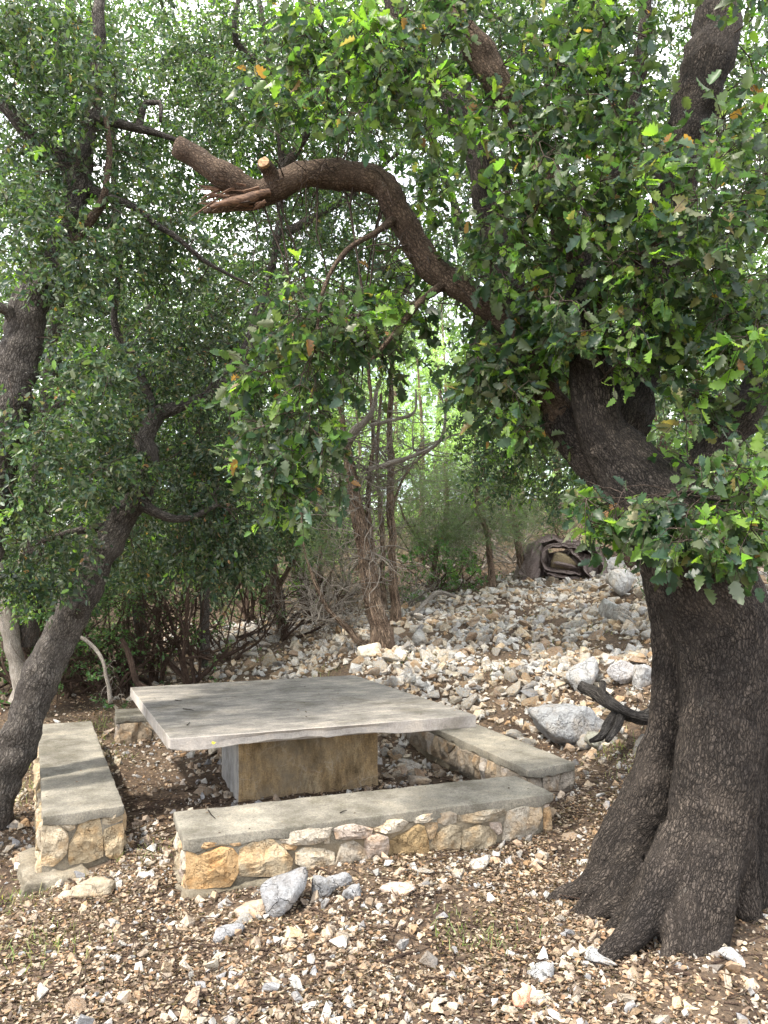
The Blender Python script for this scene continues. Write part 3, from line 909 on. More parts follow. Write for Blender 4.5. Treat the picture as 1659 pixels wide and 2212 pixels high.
# countable stones over the slope, the floor and the bench fronts
cand = np.column_stack([rng.uniform(-4.5, 5.0, 52000), rng.uniform(2.6, 14.5, 52000)])
rk = rockiness(cand)
patch = np.array([noise.noise(Vector((x * .9, y * .9, 3))) + .7 * noise.noise(Vector((x * 2.6, y * 2.6, 8))) for x, y in cand])
pt = rk * np.clip(.58 + patch * 1.2, .08, .95) + .09
ok = (rng.random(len(cand)) < pt) & ~blocked(cand)
cand = cand[ok]; patch = patch[ok]
rk = rockiness(cand)
size = np.where(rng.random(len(cand)) < rk, 10 ** rng.normal(-1.40, 0.22, len(cand)), 10 ** rng.normal(-1.70, 0.17, len(cand)))
size = np.where(cand[:, 1] > 10.5, size * .85, size)
size = np.clip(size, 0.010, 0.14)
z = H(cand)
pos = np.column_stack([cand, z + size * 0.18])
sx, sy, sd = project(pos)
vis = (sx > -20) & (sx < 1680) & (sy < 2240)
app = np.where(vis, size / np.maximum(sd, 0.5), 0)
order = np.argsort(-app)
top = order[:260]; rest = order[262:]
MARKS = [('the rolled carpet', 1215, 1225), ('the big cracked boulder', 1235, 1580), ('the fallen dead branch', 1330, 1530), ('the pale juniper foot', 822, 1400), ('the bright green bush', 940, 1270),
         ('the dark juniper foot', 857, 1330), ('the table back corner', 765, 1458), ('the table right corner', 1028, 1545), ('the right bench end', 1220, 1680), ('the front bench middle', 780, 1870), ('the front bench left end', 395, 1900),
         ('the front bench right end', 1195, 1780), ('the tallest grey rock', 620, 1950), ('the left bench end', 180, 1850), ('the left oak root', 1200, 1930), ('the middle oak root', 1480, 2080), ('the white jagged rock', 1300, 2090),
         ('the salmon pink stone', 1130, 2180), ('the grey block', 195, 1930), ('the brown shrubs', 500, 1430), ('the oak trunk waist', 1420, 1480), ('the oak trunk bend', 1370, 1290), ('the pedestal', 640, 1720), ('the pale wedge rock', 492, 2035)]
def where_is(x, y):
    d = [(math.hypot(x - a, (y - b_) * 1.3), nm, a, b_) for nm, a, b_ in MARKS]
    dist, nm, a, b_ = min(d)
    h_ = 'right' if x > a else 'left'
    v_ = 'above' if y < b_ else 'below'
    far = 'touching' if dist < 30 else ('close' if dist < 75 else 'farther')
    if abs(x - a) > 2.2 * abs(y - b_): return f'{"close" if dist < 75 else "some way"} {h_} of {nm}'
    if abs(y - b_) > 2.2 * abs(x - a): return f'{"just" if dist < 75 else "well"} {v_} {nm}'
    return f'{"just" if dist < 75 else "well"} {v_} and {h_} of {nm}'
print('stones', len(cand))
def colour_word(t):
    return 'reddish brown' if t[0] > t[2] * 1.5 else ('cream' if t[0] > t[2] * 1.18 else ('white' if t[0] > .6 else 'grey'))
for k in top:
    me = med_me[int(rng.integers(len(med_me)))]
    o = bpy.data.objects.new('stone', me); COL.objects.link(o)
    o.location = pos[k]; s = float(size[k])
    o.scale = (s * rng.uniform(.9, 1.2), s * rng.uniform(.85, 1.1), s * rng.uniform(.7, 1.05))
    o.rotation_euler = (rng.normal(0, .4), rng.normal(0, .4), rng.uniform(0, 6.28))
    x, y = cand[k]
    c_ = me.attributes['tint'].data[0].color
    kind_ = 'flat' if o.scale[2] < s * .8 else ('blocky' if o.scale[2] > s * .95 else 'angular')
    big_ = 'head sized' if s > .095 else ('fist sized' if s > .05 else ('small' if s > .03 else 'tiny'))
    lb = f'{big_} {colour_word(c_)} {kind_} stone {where_is(sx[k], sy[k])}'
    tag(o, lb, 'stone', lb.replace(' stone ', ' stones '))
tn = np.array(ROCKT_NEAR)
RR = rot_mats(len(rest), 0.5)
tint = tn[rng.integers(len(tn), size=len(rest))]
sl = rk[rest] > .35
tint[sl] = np.array(ROCKT)[rng.integers(len(ROCKT), size=sl.sum())]
tint = tint * rng.uniform(0.7, 1.08, (len(rest), 1))
V, F, C = bake(SMALL, pos[rest], size[rest], RR, tint)
tag(link('rubble', make_mesh('rubble', V, F, False, C), None, M['rock']), 'loose pale limestone rubble covering the slope and strewn over the floor', kind='stuff')

# ------------------------------------------------------------------ leaves and branching
def tmpl_tooth(curl=0.10, fold=0.22, w=1.0):
    side = [(.08, .14), (.20, .30), (.29, .21), (.43, .34), (.53, .22), (.67, .28), (.76, .15), (.88, .15)]
    mid = [(.33, 0), (.66, 0)]
    V = [(0, 0, 0), (1, 0, -curl), (.33, 0, -.11 * curl), (.66, 0, -.43 * curl)]
    F = []
    for s in (1, -1):
        o = len(V)
        for k, (x, y) in enumerate(side): V.append((x, y * s * w, fold * y - curl * x * x + .025 * ((k % 2) * 2 - 1)))
        a = [0, *range(o, o + 8), 1]
        fan = [2, 2, 2, 2, 3, 3, 3, 3, 3]
        for k in range(9):
            F.append((a[k], a[k + 1], fan[k]) if s < 0 else (a[k + 1], a[k], fan[k]))
        F.append((a[5 - 1], 3, 2) if s < 0 else (3, a[5 - 1], 2))
    return np.array(V, float), np.array(F)
def tmpl_oval(w=.22, bend=.08):
    V = np.array([(0, 0, 0), (1, 0, -bend), (.35, w, .07), (.75, w * .8, .02), (.35, -w, .07), (.75, -w * .8, .02)], float)
    return V, np.array([(0, 1, 3, 2), (0, 4, 5, 1)])
def tmpl_far(w=.28):
    return np.array([(0, 0, 0), (.5, -w, .05), (1, 0, -.05), (.5, w, .05)], float), np.array([(0, 1, 2, 3)])
TOOTH = [tmpl_tooth(.10, .3), tmpl_tooth(.30, .45, .9), tmpl_tooth(-.08, .55, 1.05), tmpl_tooth(.45, .2, .85), tmpl_tooth(.2, .8, 1.0), tmpl_tooth(.05, .1, 1.1)]; OVAL = [tmpl_oval(.23), tmpl_oval(.18, .14), tmpl_oval(.27, .02)]; FAR = [tmpl_far(.28)]; SLIM = [tmpl_oval(.15, .1)]
NEEDLE = [(np.array([(0, 0, 0), (.5, -.035, .0), (1, 0, 0), (.5, .035, .0)], float), np.array([(0, 1, 2, 3)])),
          (np.array([(0, 0, 0), (.5, 0, -.035), (1, 0.1, 0), (.5, 0.05, .035)], float), np.array([(0, 1, 2, 3)]))]

def unit(v): return v / np.maximum(np.linalg.norm(v, axis=-1, keepdims=True), 1e-9)

def leaf_frames(d, nrm):
    """rotation matrices with x along d, z near nrm"""
    x = unit(d); y = unit(np.cross(nrm, x)); z = np.cross(x, y)
    return np.stack([x, y, z], -1)

def sprays(centres, spread, shoots, per, size, droop, up=0.6, outward=None):
    """leaf positions, directions, normals for twigs bursting from clump centres; also returns the shoots"""
    n_ = len(centres)
    d = unit(rng.standard_normal((n_, shoots, 3)) * np.array([1, 1, .7]) + np.array([0, 0, -droop]) + (0 if outward is None else outward[:, None] * 0.8))
    L = spread * rng.uniform(.5, 1.15, (n_, shoots, 1))
    t = (np.arange(per) + rng.random((n_, shoots, per))) / per
    t = .25 + .75 * t
    sag = np.zeros((n_, shoots, per, 3)); sag[..., 2] = -droop * .25 * L * t ** 2
    p = centres[:, None, None] + d[:, :, None] * (L * t)[..., None] + sag
    ld = unit(d[:, :, None] * .9 + rng.standard_normal((n_, shoots, per, 3)) * .75 + np.array([0, 0, -.25 * droop]))
    nr = unit(rng.standard_normal((n_, shoots, per, 3)) * .75 + np.array([0, 0, up]) + np.array([0, -.5, 0]))
    sz = size * rng.uniform(.42, 1.25, (n_, shoots, per))
    sz = sz * rng.uniform(.75, 1.15, (n_, shoots, 1))
    return p.reshape(-1, 3), ld.reshape(-1, 3), nr.reshape(-1, 3), sz.reshape(-1), np.repeat(np.arange(n_), shoots * per), (centres[:, None] + 0 * d, d, L)

def blob_points(blobs, mult=1.0):
    """clump centres in lumpy ellipsoids given as (px, py, depth, half width px, half height px, half depth m, count)"""
    out = []
    for px, py, y, w, h, dz, k in blobs:
        k = int(k * mult)
        u = unit(rng.standard_normal((k, 3))) * rng.random((k, 1)) ** (1 / 2.4)
        for a in u:
            x_, y_ = px + a[0] * w, py + a[1] * h
            if any(math.hypot(x_ - g[0], y_ - g[1]) < g[2] * rng.uniform(.6, 1.25) for g in GAPS if y < 9.4): continue
            out.append(P(x_, y_, max(y + a[2] * dz, 2.3)))
    return np.array(out)
# openings between the crowns where the sky shows
GAPS = [(222, 75, 30), (305, 120, 22), (440, 300, 32), (525, 500, 34), (565, 570, 22), (412, 800, 22), (205, 885, 24), (1125, 25, 30), (1250, 60, 16), (70, 330, 14), (1640, 470, 14), (120, 520, 14)]

class Skel:
    def __init__(self): self.p, self.r = [], []
    def add(self, pts, rad): self.p.extend(list(pts)); self.r.extend(list(rad))
def attach(skel, centres, tubes, rmax=0.014, sides=4, sag=0.12, taper=0.0025):
    """join each clump to the nearest wood by a bent branchlet, nearest clumps first"""
    A = np.array(skel.p); Rr = np.array(skel.r)
    d0 = np.array([np.min(((A - c) ** 2).sum(1)) for c in centres])
    out = np.zeros((len(centres), 3))
    buf = np.zeros((len(A) + len(centres) * 6, 3)); buf[:len(A)] = A
    rb = np.zeros(len(buf)); rb[:len(A)] = Rr; m_ = len(A)
    for i in np.argsort(d0):
        c = centres[i]
        # prefer wood a little below or inside
        k = int(np.argmin(((buf[:m_] - c) ** 2).sum(1) + 0.08 * (rb[:m_] < 0.003)))
        a = buf[k]; L = np.linalg.norm(c - a)
        r0 = min(max(0.0035, 0.008 * L + 0.002), rmax, max(rb[k] * .8, .0025))
        nseg = 5
        t = np.linspace(0, 1, nseg + 1)[:, None]
        off = rng.standard_normal(3) * L * .12 + np.array([0, 0, sag * L])
        pts = a + (c - a) * t + off * np.sin(t * PI) + rng.standard_normal((nseg + 1, 3)) * L * .025 * np.sin(t * PI)
        rad = np.linspace(r0, taper, nseg + 1)
        if L > 0.03: tubes.add(pts, rad, sides)
        out[i] = unit(c - a)
        buf[m_:m_ + 5] = pts[1:6]; rb[m_:m_ + 5] = rad[1:6]; m_ += 5
    return out

OAK_G = np.array([(0.038, 0.078, 0.036), (0.050, 0.092, 0.040), (0.032, 0.066, 0.040), (0.072, 0.112, 0.042), (0.042, 0.080, 0.054), (0.085, 0.115, 0.060), (0.034, 0.056, 0.030)])
OAK_Y = np.array([(0.15, 0.27, 0.05), (0.11, 0.22, 0.055), (0.19, 0.30, 0.06)])
OAK_D = np.array([(0.26, 0.14, 0.06), (0.22, 0.17, 0.09), (0.20, 0.19, 0.09)])
def leaf_tints(n_, young, dry, clump=None, base=OAK_G, jitter=.22):
    c = base[rng.integers(len(base), size=n_)] * rng.uniform(1 - jitter, 1 + jitter, (n_, 1))
    if clump is not None:
        f = rng.uniform(.8, 1.25, clump.max() + 1)[clump]; c = c * f[:, None]
        yc = (rng.random(clump.max() + 1) < young)[clump] & (rng.random(n_) < .75)
    else: yc = rng.random(n_) < young
    c[yc] = OAK_Y[rng.integers(3, size=yc.sum())] * rng.uniform(.8, 1.15, (yc.sum(), 1))
    dr = rng.random(n_) < dry
    c[dr] = OAK_D[rng.integers(3, size=dr.sum())]
    return c

def crown(root, centres, outd, spread, shoots, per, size, droop, tmpl, matn, young=.06, dry=.01, singles=0, base=OAK_G, twigs=None, up=.6, cname='crown', single_tmpl=None, keep=None):
    p, d, nr, sz, cl, sh = sprays(centres, spread, shoots, per, size, droop, up, outd)
    R = leaf_frames(d, nr)
    tint = leaf_tints(len(p), young, dry, cl, base)
    if twigs is not None:
        c0, dd, L = sh
        for i in range(len(centres)):
            for j in range(shoots):
                a = centres[i]; b_ = a + dd[i, j] * L[i, j]; mid = (a + b_) / 2 + np.array([0, 0, .02]); b2 = b_ + np.array([0, 0, -droop * .25 * L[i, j, 0]])
                twigs.add(np.array([a, mid, b2]), np.array([.0028, .002, .0012]), 3)
    sel = np.zeros(len(p), bool)
    if singles:
        sx, sy, sd = project(p)
        app = np.where((sx > 5) & (sx < 1650) & (sy > 5) & (sy < 2200), sz / sd, 0)
        face = np.abs((R[:, :, 2] * unit(EYE - p)).sum(1))
        app = app * (0.3 + face)
        sel[np.argsort(-app)[:singles]] = True
        st = single_tmpl or tmpl
        mes = []
        for k in range(12):
            t = leaf_tints(1, .2, .06, None, base)[0] if k else OAK_Y[0]
            V, F = st[k % len(st)]
            me = make_mesh('leaf', V, F, True, np.tile(t, (len(V), 1))); me.materials.append(M[matn]); mes.append(me)
        off = np.array(root.location)
        for i in np.where(sel)[0]:
            o = bpy.data.objects.new('leaf', mes[int(rng.integers(12))]); COL.objects.link(o); o.parent = root
            mw = Matrix(R[i].tolist()).to_4x4() @ Matrix.Scale(float(sz[i]), 4)
            mw.translation = Vector((p[i] - off).tolist()); o.matrix_basis = mw
    k = ~sel
    if keep is not None: k &= keep(p)
    V, F, C = bake(tmpl, p[k], sz[k], R[k], tint[k])
    o = link(cname, make_mesh(cname, V, F, True, C), root, M[matn])
    o['kind'] = 'stuff'
    print(cname, len(p), 'leaves')
    return o

def grow(T, p, d, L, r, lvl, tips, wig=.25, up=.1, kids=3, sides=5, spread=.8, skel=None):
    n_ = 6
    pts = [np.array(p, float)]; d = unit(np.array(d, float))
    for i in range(n_):
        d = unit(d + rng.normal(0, wig, 3) + np.array([0, 0, up * .3]))
        pts.append(pts[-1] + d * L / n_)
    pts = np.array(pts)
    rad = np.linspace(r, r * .45 if lvl else r * .25, n_ + 1)
    q, qr = resample(pts, rad, max(L / 12, .02)) if lvl > 0 and r > .02 else (pts, rad)
    T.add(q, qr, sides if r > .012 else 4 if r > .005 else 3, .04 if r > .02 else 0)
    if skel is not None: skel.add(q, qr)
    if lvl == 0:
        tips.append((pts[-1], d)); return
    for k in range(kids):
        i = int(rng.integers(2, n_ + 1))
        nd = unit(d * .6 + rng.standard_normal(3) * spread)
        grow(T, pts[i], nd, L * rng.uniform(.45, .75), rad[i] * .65, lvl - 1, tips, wig * 1.15, up, kids, sides, spread, skel)

def px_path(rows):
    """rows (px, py, depth, width px) -> points and radii"""
    pts = np.array([P(a, b_, y) for a, b_, y, w in rows])
    return pts, np.array([w / 2 / FPX * y for a, b_, y, w in rows])

def limb(root, rows, name, matn, sides=14, step=.05, lump=.035, cap=True, skel=None, label=None, skel_from=0.0):
    pts, rad = px_path(rows)
    q, r = resample(pts, rad, step)
    # wandering wood
    for i in range(len(q)):
        q[i] += np.array(noise.noise_vector(Vector(q[i] * 3.0))) * min(r[i] * .6, .025) + np.array(noise.noise_vector(Vector(q[i] * 8.0))) * min(r[i] * .35, .012)
        r[i] *= 1 + .16 * noise.noise(Vector(q[i] * 6.0))
    T = Tubes(); T.add(q, r, sides, 0, cap)
    V = T.V[0]
    for i in range(len(V)):
        c = q[min(i // sides, len(q) - 1)]
        V[i] += (V[i] - c) * (.24 * noise.noise(Vector(V[i] * 9.0)) + .12 * noise.noise(Vector(V[i] * 30.0)))
    o = link(name, T.mesh(name), root, M[matn])
    if label: o['label'] = label
    if skel is not None:
        k = int(len(q) * skel_from); skel.add(q[k:], r[k:])
    return q, r, o

def remesh_trunk(root, chains, vox, name, matn, amp=.02):
    """solid trunk grown together from several stems"""
    T = Tubes(); axes = []
    for j, rows in enumerate(chains):
        pts, rad = px_path(rows)
        q, r = resample(pts, rad, .04)
        T.add(q, r, 20, 0, True)
        Tt, N, B = frames_along(q)
        s = np.concatenate([[0], np.cumsum(np.linalg.norm(np.diff(q, axis=0), axis=1))])
        axes.append((q, r, Tt, N, B, s))
    me = T.mesh('tmp')
    o = bpy.data.objects.new('tmp', me); COL.objects.link(o)
    md = o.modifiers.new('r', 'REMESH'); md.mode = 'VOXEL'; md.voxel_size = vox; md.use_smooth_shade = True
    s2 = o.modifiers.new('s', 'SMOOTH'); s2.factor = .5; s2.iterations = 3
    dg = bpy.context.evaluated_depsgraph_get()
    ev = o.evaluated_get(dg).to_mesh()
    V = np.zeros(len(ev.vertices) * 3, np.float32); ev.vertices.foreach_get('co', V); V = V.reshape(-1, 3).astype(float)
    Nn = np.zeros(len(V) * 3, np.float32); ev.vertices.foreach_get('normal', Nn); Nn = Nn.reshape(-1, 3)
    F = np.zeros(len(ev.polygons) * 4, np.int32)
    ev.polygons.foreach_get('vertices', F) if all(p.loop_total == 4 for p in ev.polygons[:5]) else None
    F = F.reshape(-1, 4)
    bpy.data.objects.remove(o); bpy.data.meshes.remove(me)
    best = np.full(len(V), 1e9); Gv = np.zeros((len(V), 3)); Tdir = np.zeros((len(V), 3))
    for j, (q, r, Tt, N, B, s) in enumerate(axes):
        for c0 in range(0, len(V), 20000):
            W = V[c0:c0 + 20000]
            D = np.sqrt(((W[:, None] - q[None]) ** 2).sum(-1)) / np.maximum(r[None], .02)
            k = D.argmin(1); dm = D[np.arange(len(W)), k]
            better = dm < best[c0:c0 + 20000]
            w = W - q[k]
            g = np.stack([(w * N[k]).sum(1) , (w * B[k]).sum(1), s[k] + (w * Tt[k]).sum(1)], -1)
            # angle based coordinates so that plates keep their width round the stem
            ang = unit(g[:, :2]) * (r[k] if False else np.minimum(r[k], .22))[:, None]
            g = np.column_stack([ang, g[:, 2]]) + j * 3.7
            idx = np.where(better)[0] + c0
            best[idx] = dm[better]; Gv[idx] = g[better]; Tdir[idx] = Tt[k][better]
    for i in range(len(V)):
        v = Vector(V[i]); g = Gv[i]
        fl = noise.noise(Vector((v.x * 6, v.y * 6, v.z * 1.5)))
        V[i] += Nn[i] * (amp * fl + amp * .55 * noise.noise(v * 11) + amp * .22 * noise.noise(v * 34))
    o = link(name, make_mesh(name, V, F, True, vecs=Gv), root, M[matn])
    print(name, len(V))
    return o

# ------------------------------------------------------------------ the big oak
g0 = P(1500, 2060, 3.6)
oak = empty('oak_tree', (g0[0], g0[1], h1(g0[0], g0[1])), 'massive old oak with flared roots and fissured dark bark beside the table', 'tree')
chains = [
    [(1492, 2110, 3.42, 125), (1498, 1980, 3.50, 145), (1530, 1800, 3.66, 172), (1556, 1600, 3.72, 176), (1566, 1450, 3.76, 190), (1550, 1330, 3.80, 222), (1485, 1200, 3.82, 215), (1415, 1100, 3.88, 180), (1360, 1020, 3.95, 150), (1310, 950, 3.98, 115)],
    [(1290, 1960, 4.15, 70), (1340, 1850, 4.05, 130), (1392, 1750, 4.02, 118), (1434, 1600, 4.0, 92), (1455, 1450, 3.99, 92), (1456, 1300, 3.98, 105), (1428, 1200, 4.0, 105), (1400, 1120, 4.0, 100)],
    [(1400, 1800, 3.95, 110), (1330, 1868, 4.0, 80), (1262, 1918, 4.05, 46), (1200, 1946, 4.08, 24), (1150, 1985, 4.05, 12)],
    [(1480, 1800, 3.65, 120), (1425, 1930, 3.52, 88), (1375, 2010, 3.45, 64), (1310, 2068, 3.40, 38), (1270, 2120, 3.36, 20)],
    [(1300, 1890, 4.0, 40), (1262, 1955, 3.9, 34), (1222, 1990, 3.88, 22), (1190, 2030, 3.86, 12)],
    [(1440, 1950, 3.48, 60), (1450, 2030, 3.40, 44), (1432, 2100, 3.34, 26), (1420, 2150, 3.3, 12)],
    [(1390, 1830, 3.9, 60), (1310, 1900, 3.86, 40), (1270, 1930, 3.84, 26), (1240, 1990, 3.82, 14)],
    [(1400, 1890, 3.85, 100), (1350, 1935, 3.80, 86), (1290, 1978, 3.78, 46), (1255, 2020, 3.76, 20)],
    [(1425, 1920, 3.7, 90), (1385, 1962, 3.7, 66), (1335, 1996, 3.66, 40), (1290, 2050, 3.62, 20)],
    [(1620, 2110, 3.72, 70), (1608, 1960, 3.80, 110), (1605, 1800, 3.86, 130), (1610, 1600, 3.90, 105), (1612, 1420, 3.92, 105), (1590, 1320, 3.92, 110)],
    [(1580, 1750, 3.72, 100), (1600, 1900, 3.66, 75), (1640, 2020, 3.62, 60), (1720, 2110, 3.58, 35)],
    [(1620, 1750, 3.95, 130), (1690, 1900, 3.95, 120), (1780, 2000, 3.9, 80), (1900, 2080, 3.8, 40)],
    [(1560, 1330, 3.85, 200), (1480, 1150, 3.98, 150), (1440, 1040, 4.08, 120), (1400, 1000, 4.1, 60)],
    [(1400, 1120, 3.98, 130), (1320, 1030, 4.1, 105), (1240, 955, 4.18, 80), (1205, 890, 4.22, 70)],
    [(1460, 1100, 4.05, 110), (1510, 1010, 4.15, 95), (1560, 945, 4.2, 84)],
]
remesh_trunk(oak, chains, .0105, 'trunk', 'bark', .020)
sk = Skel()
limb(oak, [(1340, 1000, 3.96, 118), (1293, 900, 4.0, 104), (1268, 800, 4.05, 90), (1262, 700, 4.1, 80), (1255, 600, 4.15, 74), (1272, 520, 4.2, 60), (1300, 430, 4.25, 50), (1345, 330, 4.3, 42), (1380, 150, 4.4, 34), (1400, -80, 4.5, 26)], 'limb', 'bark', skel=sk)
brk = [(1225, 930, 4.2, 76), (1180, 850, 4.25, 70), (1140, 745, 4.3, 60), (1065, 675, 4.35, 56), (965, 608, 4.35, 56), (905, 545, 4.35, 60), (868, 475, 4.35, 64), (832, 402, 4.35, 68), (765, 378, 4.35, 62), (685, 378, 4.35, 60), (605, 398, 4.35, 60), (535, 428, 4.35, 46), (485, 445, 4.35, 26), (440, 458, 4.35, 8)]
bq, br, _ = limb(oak, brk, 'broken_limb', 'branch', 16, .04, skel=sk, label='dead limb reaching over the table, snapped at its end')
sq, sr, so = limb(oak, [(560, 412, 4.34, 46), (505, 395, 4.33, 58), (455, 362, 4.32, 56), (412, 330, 4.31, 52), (386, 312, 4.305, 44)], 'limb_stub', 'branch', 14, .03)
m, n, b = mat('cut_wood', .8)
co = objco(n); w_ = noise_tex(n, co, 40, 4)
n.links.new(ramp(n, w_.outputs['Fac'], [(.35, (.12, .06, .03)), (.6, (.42, .27, .15))]).outputs['Color'], b.inputs['Base Color'])
M['cut'] = m
limb(oak, [(600, 395, 4.32, 42), (585, 368, 4.26, 36), (570, 350, 4.20, 32)], 'cut_branch_stub', 'branch', 12, .02)
def disc(root, px, py, y, wpx, nrm, name='cut_end'):
    c = P(px, py, y); nrm = unit(np.array(nrm, float)); a = unit(np.cross(nrm, [0, 0, 1])); b_ = np.cross(nrm, a); r = wpx / 2 / FPX * y
    an = np.arange(14) * 2 * PI / 14; rr_ = r * (1 + .06 * rng.standard_normal(14))
    ring = c + np.outer(np.cos(an) * rr_, a) + np.outer(np.sin(an) * rr_, b_)
    V = np.vstack([ring - nrm * .02, ring, c + nrm * .004])
    F4 = [[k, (k + 1) % 14, 14 + (k + 1) % 14, 14 + k] for k in range(14)]; F3 = [[14 + k, 14 + (k + 1) % 14, 28] for k in range(14)]
    link(name, make_mesh(name, V, [np.array(F4), np.array(F3)], False), root, M['cut'])
disc(oak, 569, 349, 4.195, 26, (-.25, -1, .25))
disc(oak, 385, 311, 4.30, 30, (-1, -.25, .7))
# torn red wood on the broken end
m, n, b = mat('torn_wood', .75)
co = objco(n); w_ = noise_tex(n, scaled(n, co, (1, 1, 3)), 30, 5)
n.links.new(ramp(n, w_.outputs['Fac'], [(.35, (.05, .028, .02)), (.62, (.21, .125, .08))]).outputs['Color'], b.inputs['Base Color'])
bump(n, b, w_.outputs['Fac'], 1, .01)
M['torn'] = m
limb(oak, [(585, 412, 4.30, 16), (545, 420, 4.27, 26), (500, 432, 4.27, 22), (455, 448, 4.28, 8)], 'torn_wood', 'torn', 10, .02)
limb(oak, [(1262, 640, 4.15, 60), (1215, 470, 4.15, 60), (1150, 300, 4.15, 64), (1090, 195, 4.15, 66), (1040, 120, 4.15, 62), (990, 50, 4.15, 56), (930, -60, 4.2, 46), (850, -180, 4.2, 36)], 'limb', 'branch', skel=sk)
limb(oak, [(1180, 850, 4.3, 66), (1110, 680, 4.55, 64), (1062, 480, 4.7, 62), (1038, 350, 4.75, 66), (980, 240, 4.8, 56), (900, 120, 4.85, 44), (840, 0, 4.9, 36), (800, -120, 4.9, 30)], 'limb', 'bark', skel=sk)
limb(oak, [(1540, 960, 4.2, 90), (1590, 895, 4.25, 80), (1640, 820, 4.3, 66), (1720, 700, 4.35, 52), (1850, 560, 4.4, 40)], 'limb', 'bark', skel=sk)
limb(oak, [(1330, 990, 4.05, 110), (1380, 800, 4.3, 95), (1425, 580, 4.4, 92), (1455, 400, 4.4, 96), (1490, 250, 4.4, 96), (1535, 120, 4.4, 104), (1560, 0, 4.45, 96), (1580, -160, 4.5, 84)], 'limb', 'bark', skel=sk)
limb(oak, [(1262, 720, 4.12, 40), (1330, 600, 3.9, 34), (1420, 520, 3.75, 26), (1520, 470, 3.65, 16)], 'limb', 'branch', 8, skel=sk)
limb(oak, [(1440, 1080, 3.85, 22), (1490, 1060, 3.6, 16), (1560, 1080, 3.45, 11), (1660, 1060, 3.4, 7)], 'limb', 'bark', 8, skel=sk)
limb(oak, [(860, 470, 4.35, 22), (820, 500, 4.2, 15), (750, 540, 4.1, 11), (700, 620, 4.05, 8), (680, 760, 4.0, 6)], 'limb', 'branch', 6, skel=sk)
limb(oak, [(965, 608, 4.35, 24), (900, 660, 4.2, 16), (850, 720, 4.1, 11), (800, 780, 4.1, 7)], 'limb', 'branch', 6, skel=sk)

near_blobs = [
    (1260, 300, 3.7, 230, 250, .35, 62), (1480, 420, 3.6, 200, 260, .4, 60), (1580, 700, 3.8, 150, 250, .5, 62), (1330, 620, 3.75, 200, 190, .3, 52),
    (1130, 560, 4.0, 160, 170, .35, 40), (1130, 820, 4.2, 130, 180, .4, 38), (1080, 740, 4.3, 120, 190, .35, 30),
    (700, 760, 4.2, 150, 190, .4, 50), (640, 950, 4.2, 120, 150, .35, 30), (840, 730, 4.3, 110, 150, .3, 24), (560, 880, 4.2, 50, 170, .2, 10), (900, 620, 4.4, 120, 80, .3, 16),
    (930, 130, 3.9, 280, 170, .5, 78), (760, 90, 4.2, 170, 130, .4, 32), (1280, 60, 3.9, 180, 110, .4, 30), (1600, 150, 3.8, 110, 220, .4, 38),
    (1570, 980, 3.5, 130, 120, .3, 26), (1440, 1100, 3.45, 180, 45, .25, 16), (1560, 1140, 3.4, 130, 70, .25, 20), (1290, 1080, 3.6, 90, 60, .2, 9),
    (1250, -200, 4.0, 500, 200, .9, 50), (800, -180, 4.4, 300, 160, .8, 26), (1700, 400, 4.2, 160, 500, .8, 40), (1130, 150, 4.9, 160, 160, .3, 26), (1400, 330, 5.0, 200, 250, .4, 36), (950, 350, 5.0, 110, 130, .3, 14), (640, 180, 4.6, 130, 110, .3, 16)]
cc = blob_points(near_blobs)
sx, sy, _ = project(cc)
cc = cc[~((sx > 420) & (sx < 900) & (sy > 300) & (sy < 440))]          # the dead limb is bare
sx, sy, sd = project(cc)
for ax, ay, ar in ((1535, 130, 120), (1470, 260, 70), (1045, 130, 85), (870, 480, 60), (920, 570, 60), (1262, 590, 60), (1290, 930, 60), (1220, 900, 35), (1600, 880, 65), (1545, 950, 60), (1060, 60, 60), (990, 625, 62), (1070, 685, 50), (1130, 735, 30)):
    k_ = ~((np.hypot(sx - ax, sy - ay) < ar) & (sd < 4.35)); cc, sx, sy, sd = cc[k_], sx[k_], sy[k_], sd[k_]
k_ = ~((sx > 735) & (sx < 1000) & (sy > 800 - abs(sx - 880) * .3)); cc = cc[k_]
tw = Tubes()
od = attach(sk, cc, tw, .012, 5)
crown(oak, cc, od, .20, 5, 5, .074, .55, TOOTH, 'leaf', young=.22, dry=.022, singles=300, twigs=tw, up=.5)
# dead twigs round the broken limb
for k in range(70):
    i = int(rng.integers(len(bq) // 3, len(bq) - 6))
    grow(tw, bq[i], unit(rng.standard_normal(3) + np.array([-.3, -.2, -.1])), rng.uniform(.2, .6), rng.uniform(.003, .006), 2 if k % 3 == 0 else 1, [], .35, -.25, 2)
for k in range(8):
    i = int(rng.integers(len(bq) // 2, len(bq) - 8))
    grow(tw, bq[i], np.array([rng.normal(0, .3), rng.normal(0, .3), -1]), rng.uniform(.9, 1.5), .006, 1, [], .12, -.8, 3)
o = link('twigs', tw.mesh('twigs'), oak, M['twig']); o['kind'] = 'stuff'

# splinters on the snapped end
T = Tubes()
for k in range(34):
    a0 = P(rng.uniform(465, 575), rng.uniform(400, 446), 4.33 + rng.normal(0, .03)); L = rng.uniform(.06, .2)
    d_ = unit(np.array([-1, rng.normal(0, .2), rng.normal(-.12, .3)])); T.add(np.array([a0, a0 + d_ * L * .6, a0 + d_ * L + rng.normal(0, .01, 3)]), np.array([rng.uniform(.006, .014), .006, .0008]), 4)
link('splinters', T.mesh('splinters', False), oak, M['torn'])['kind'] = 'stuff'

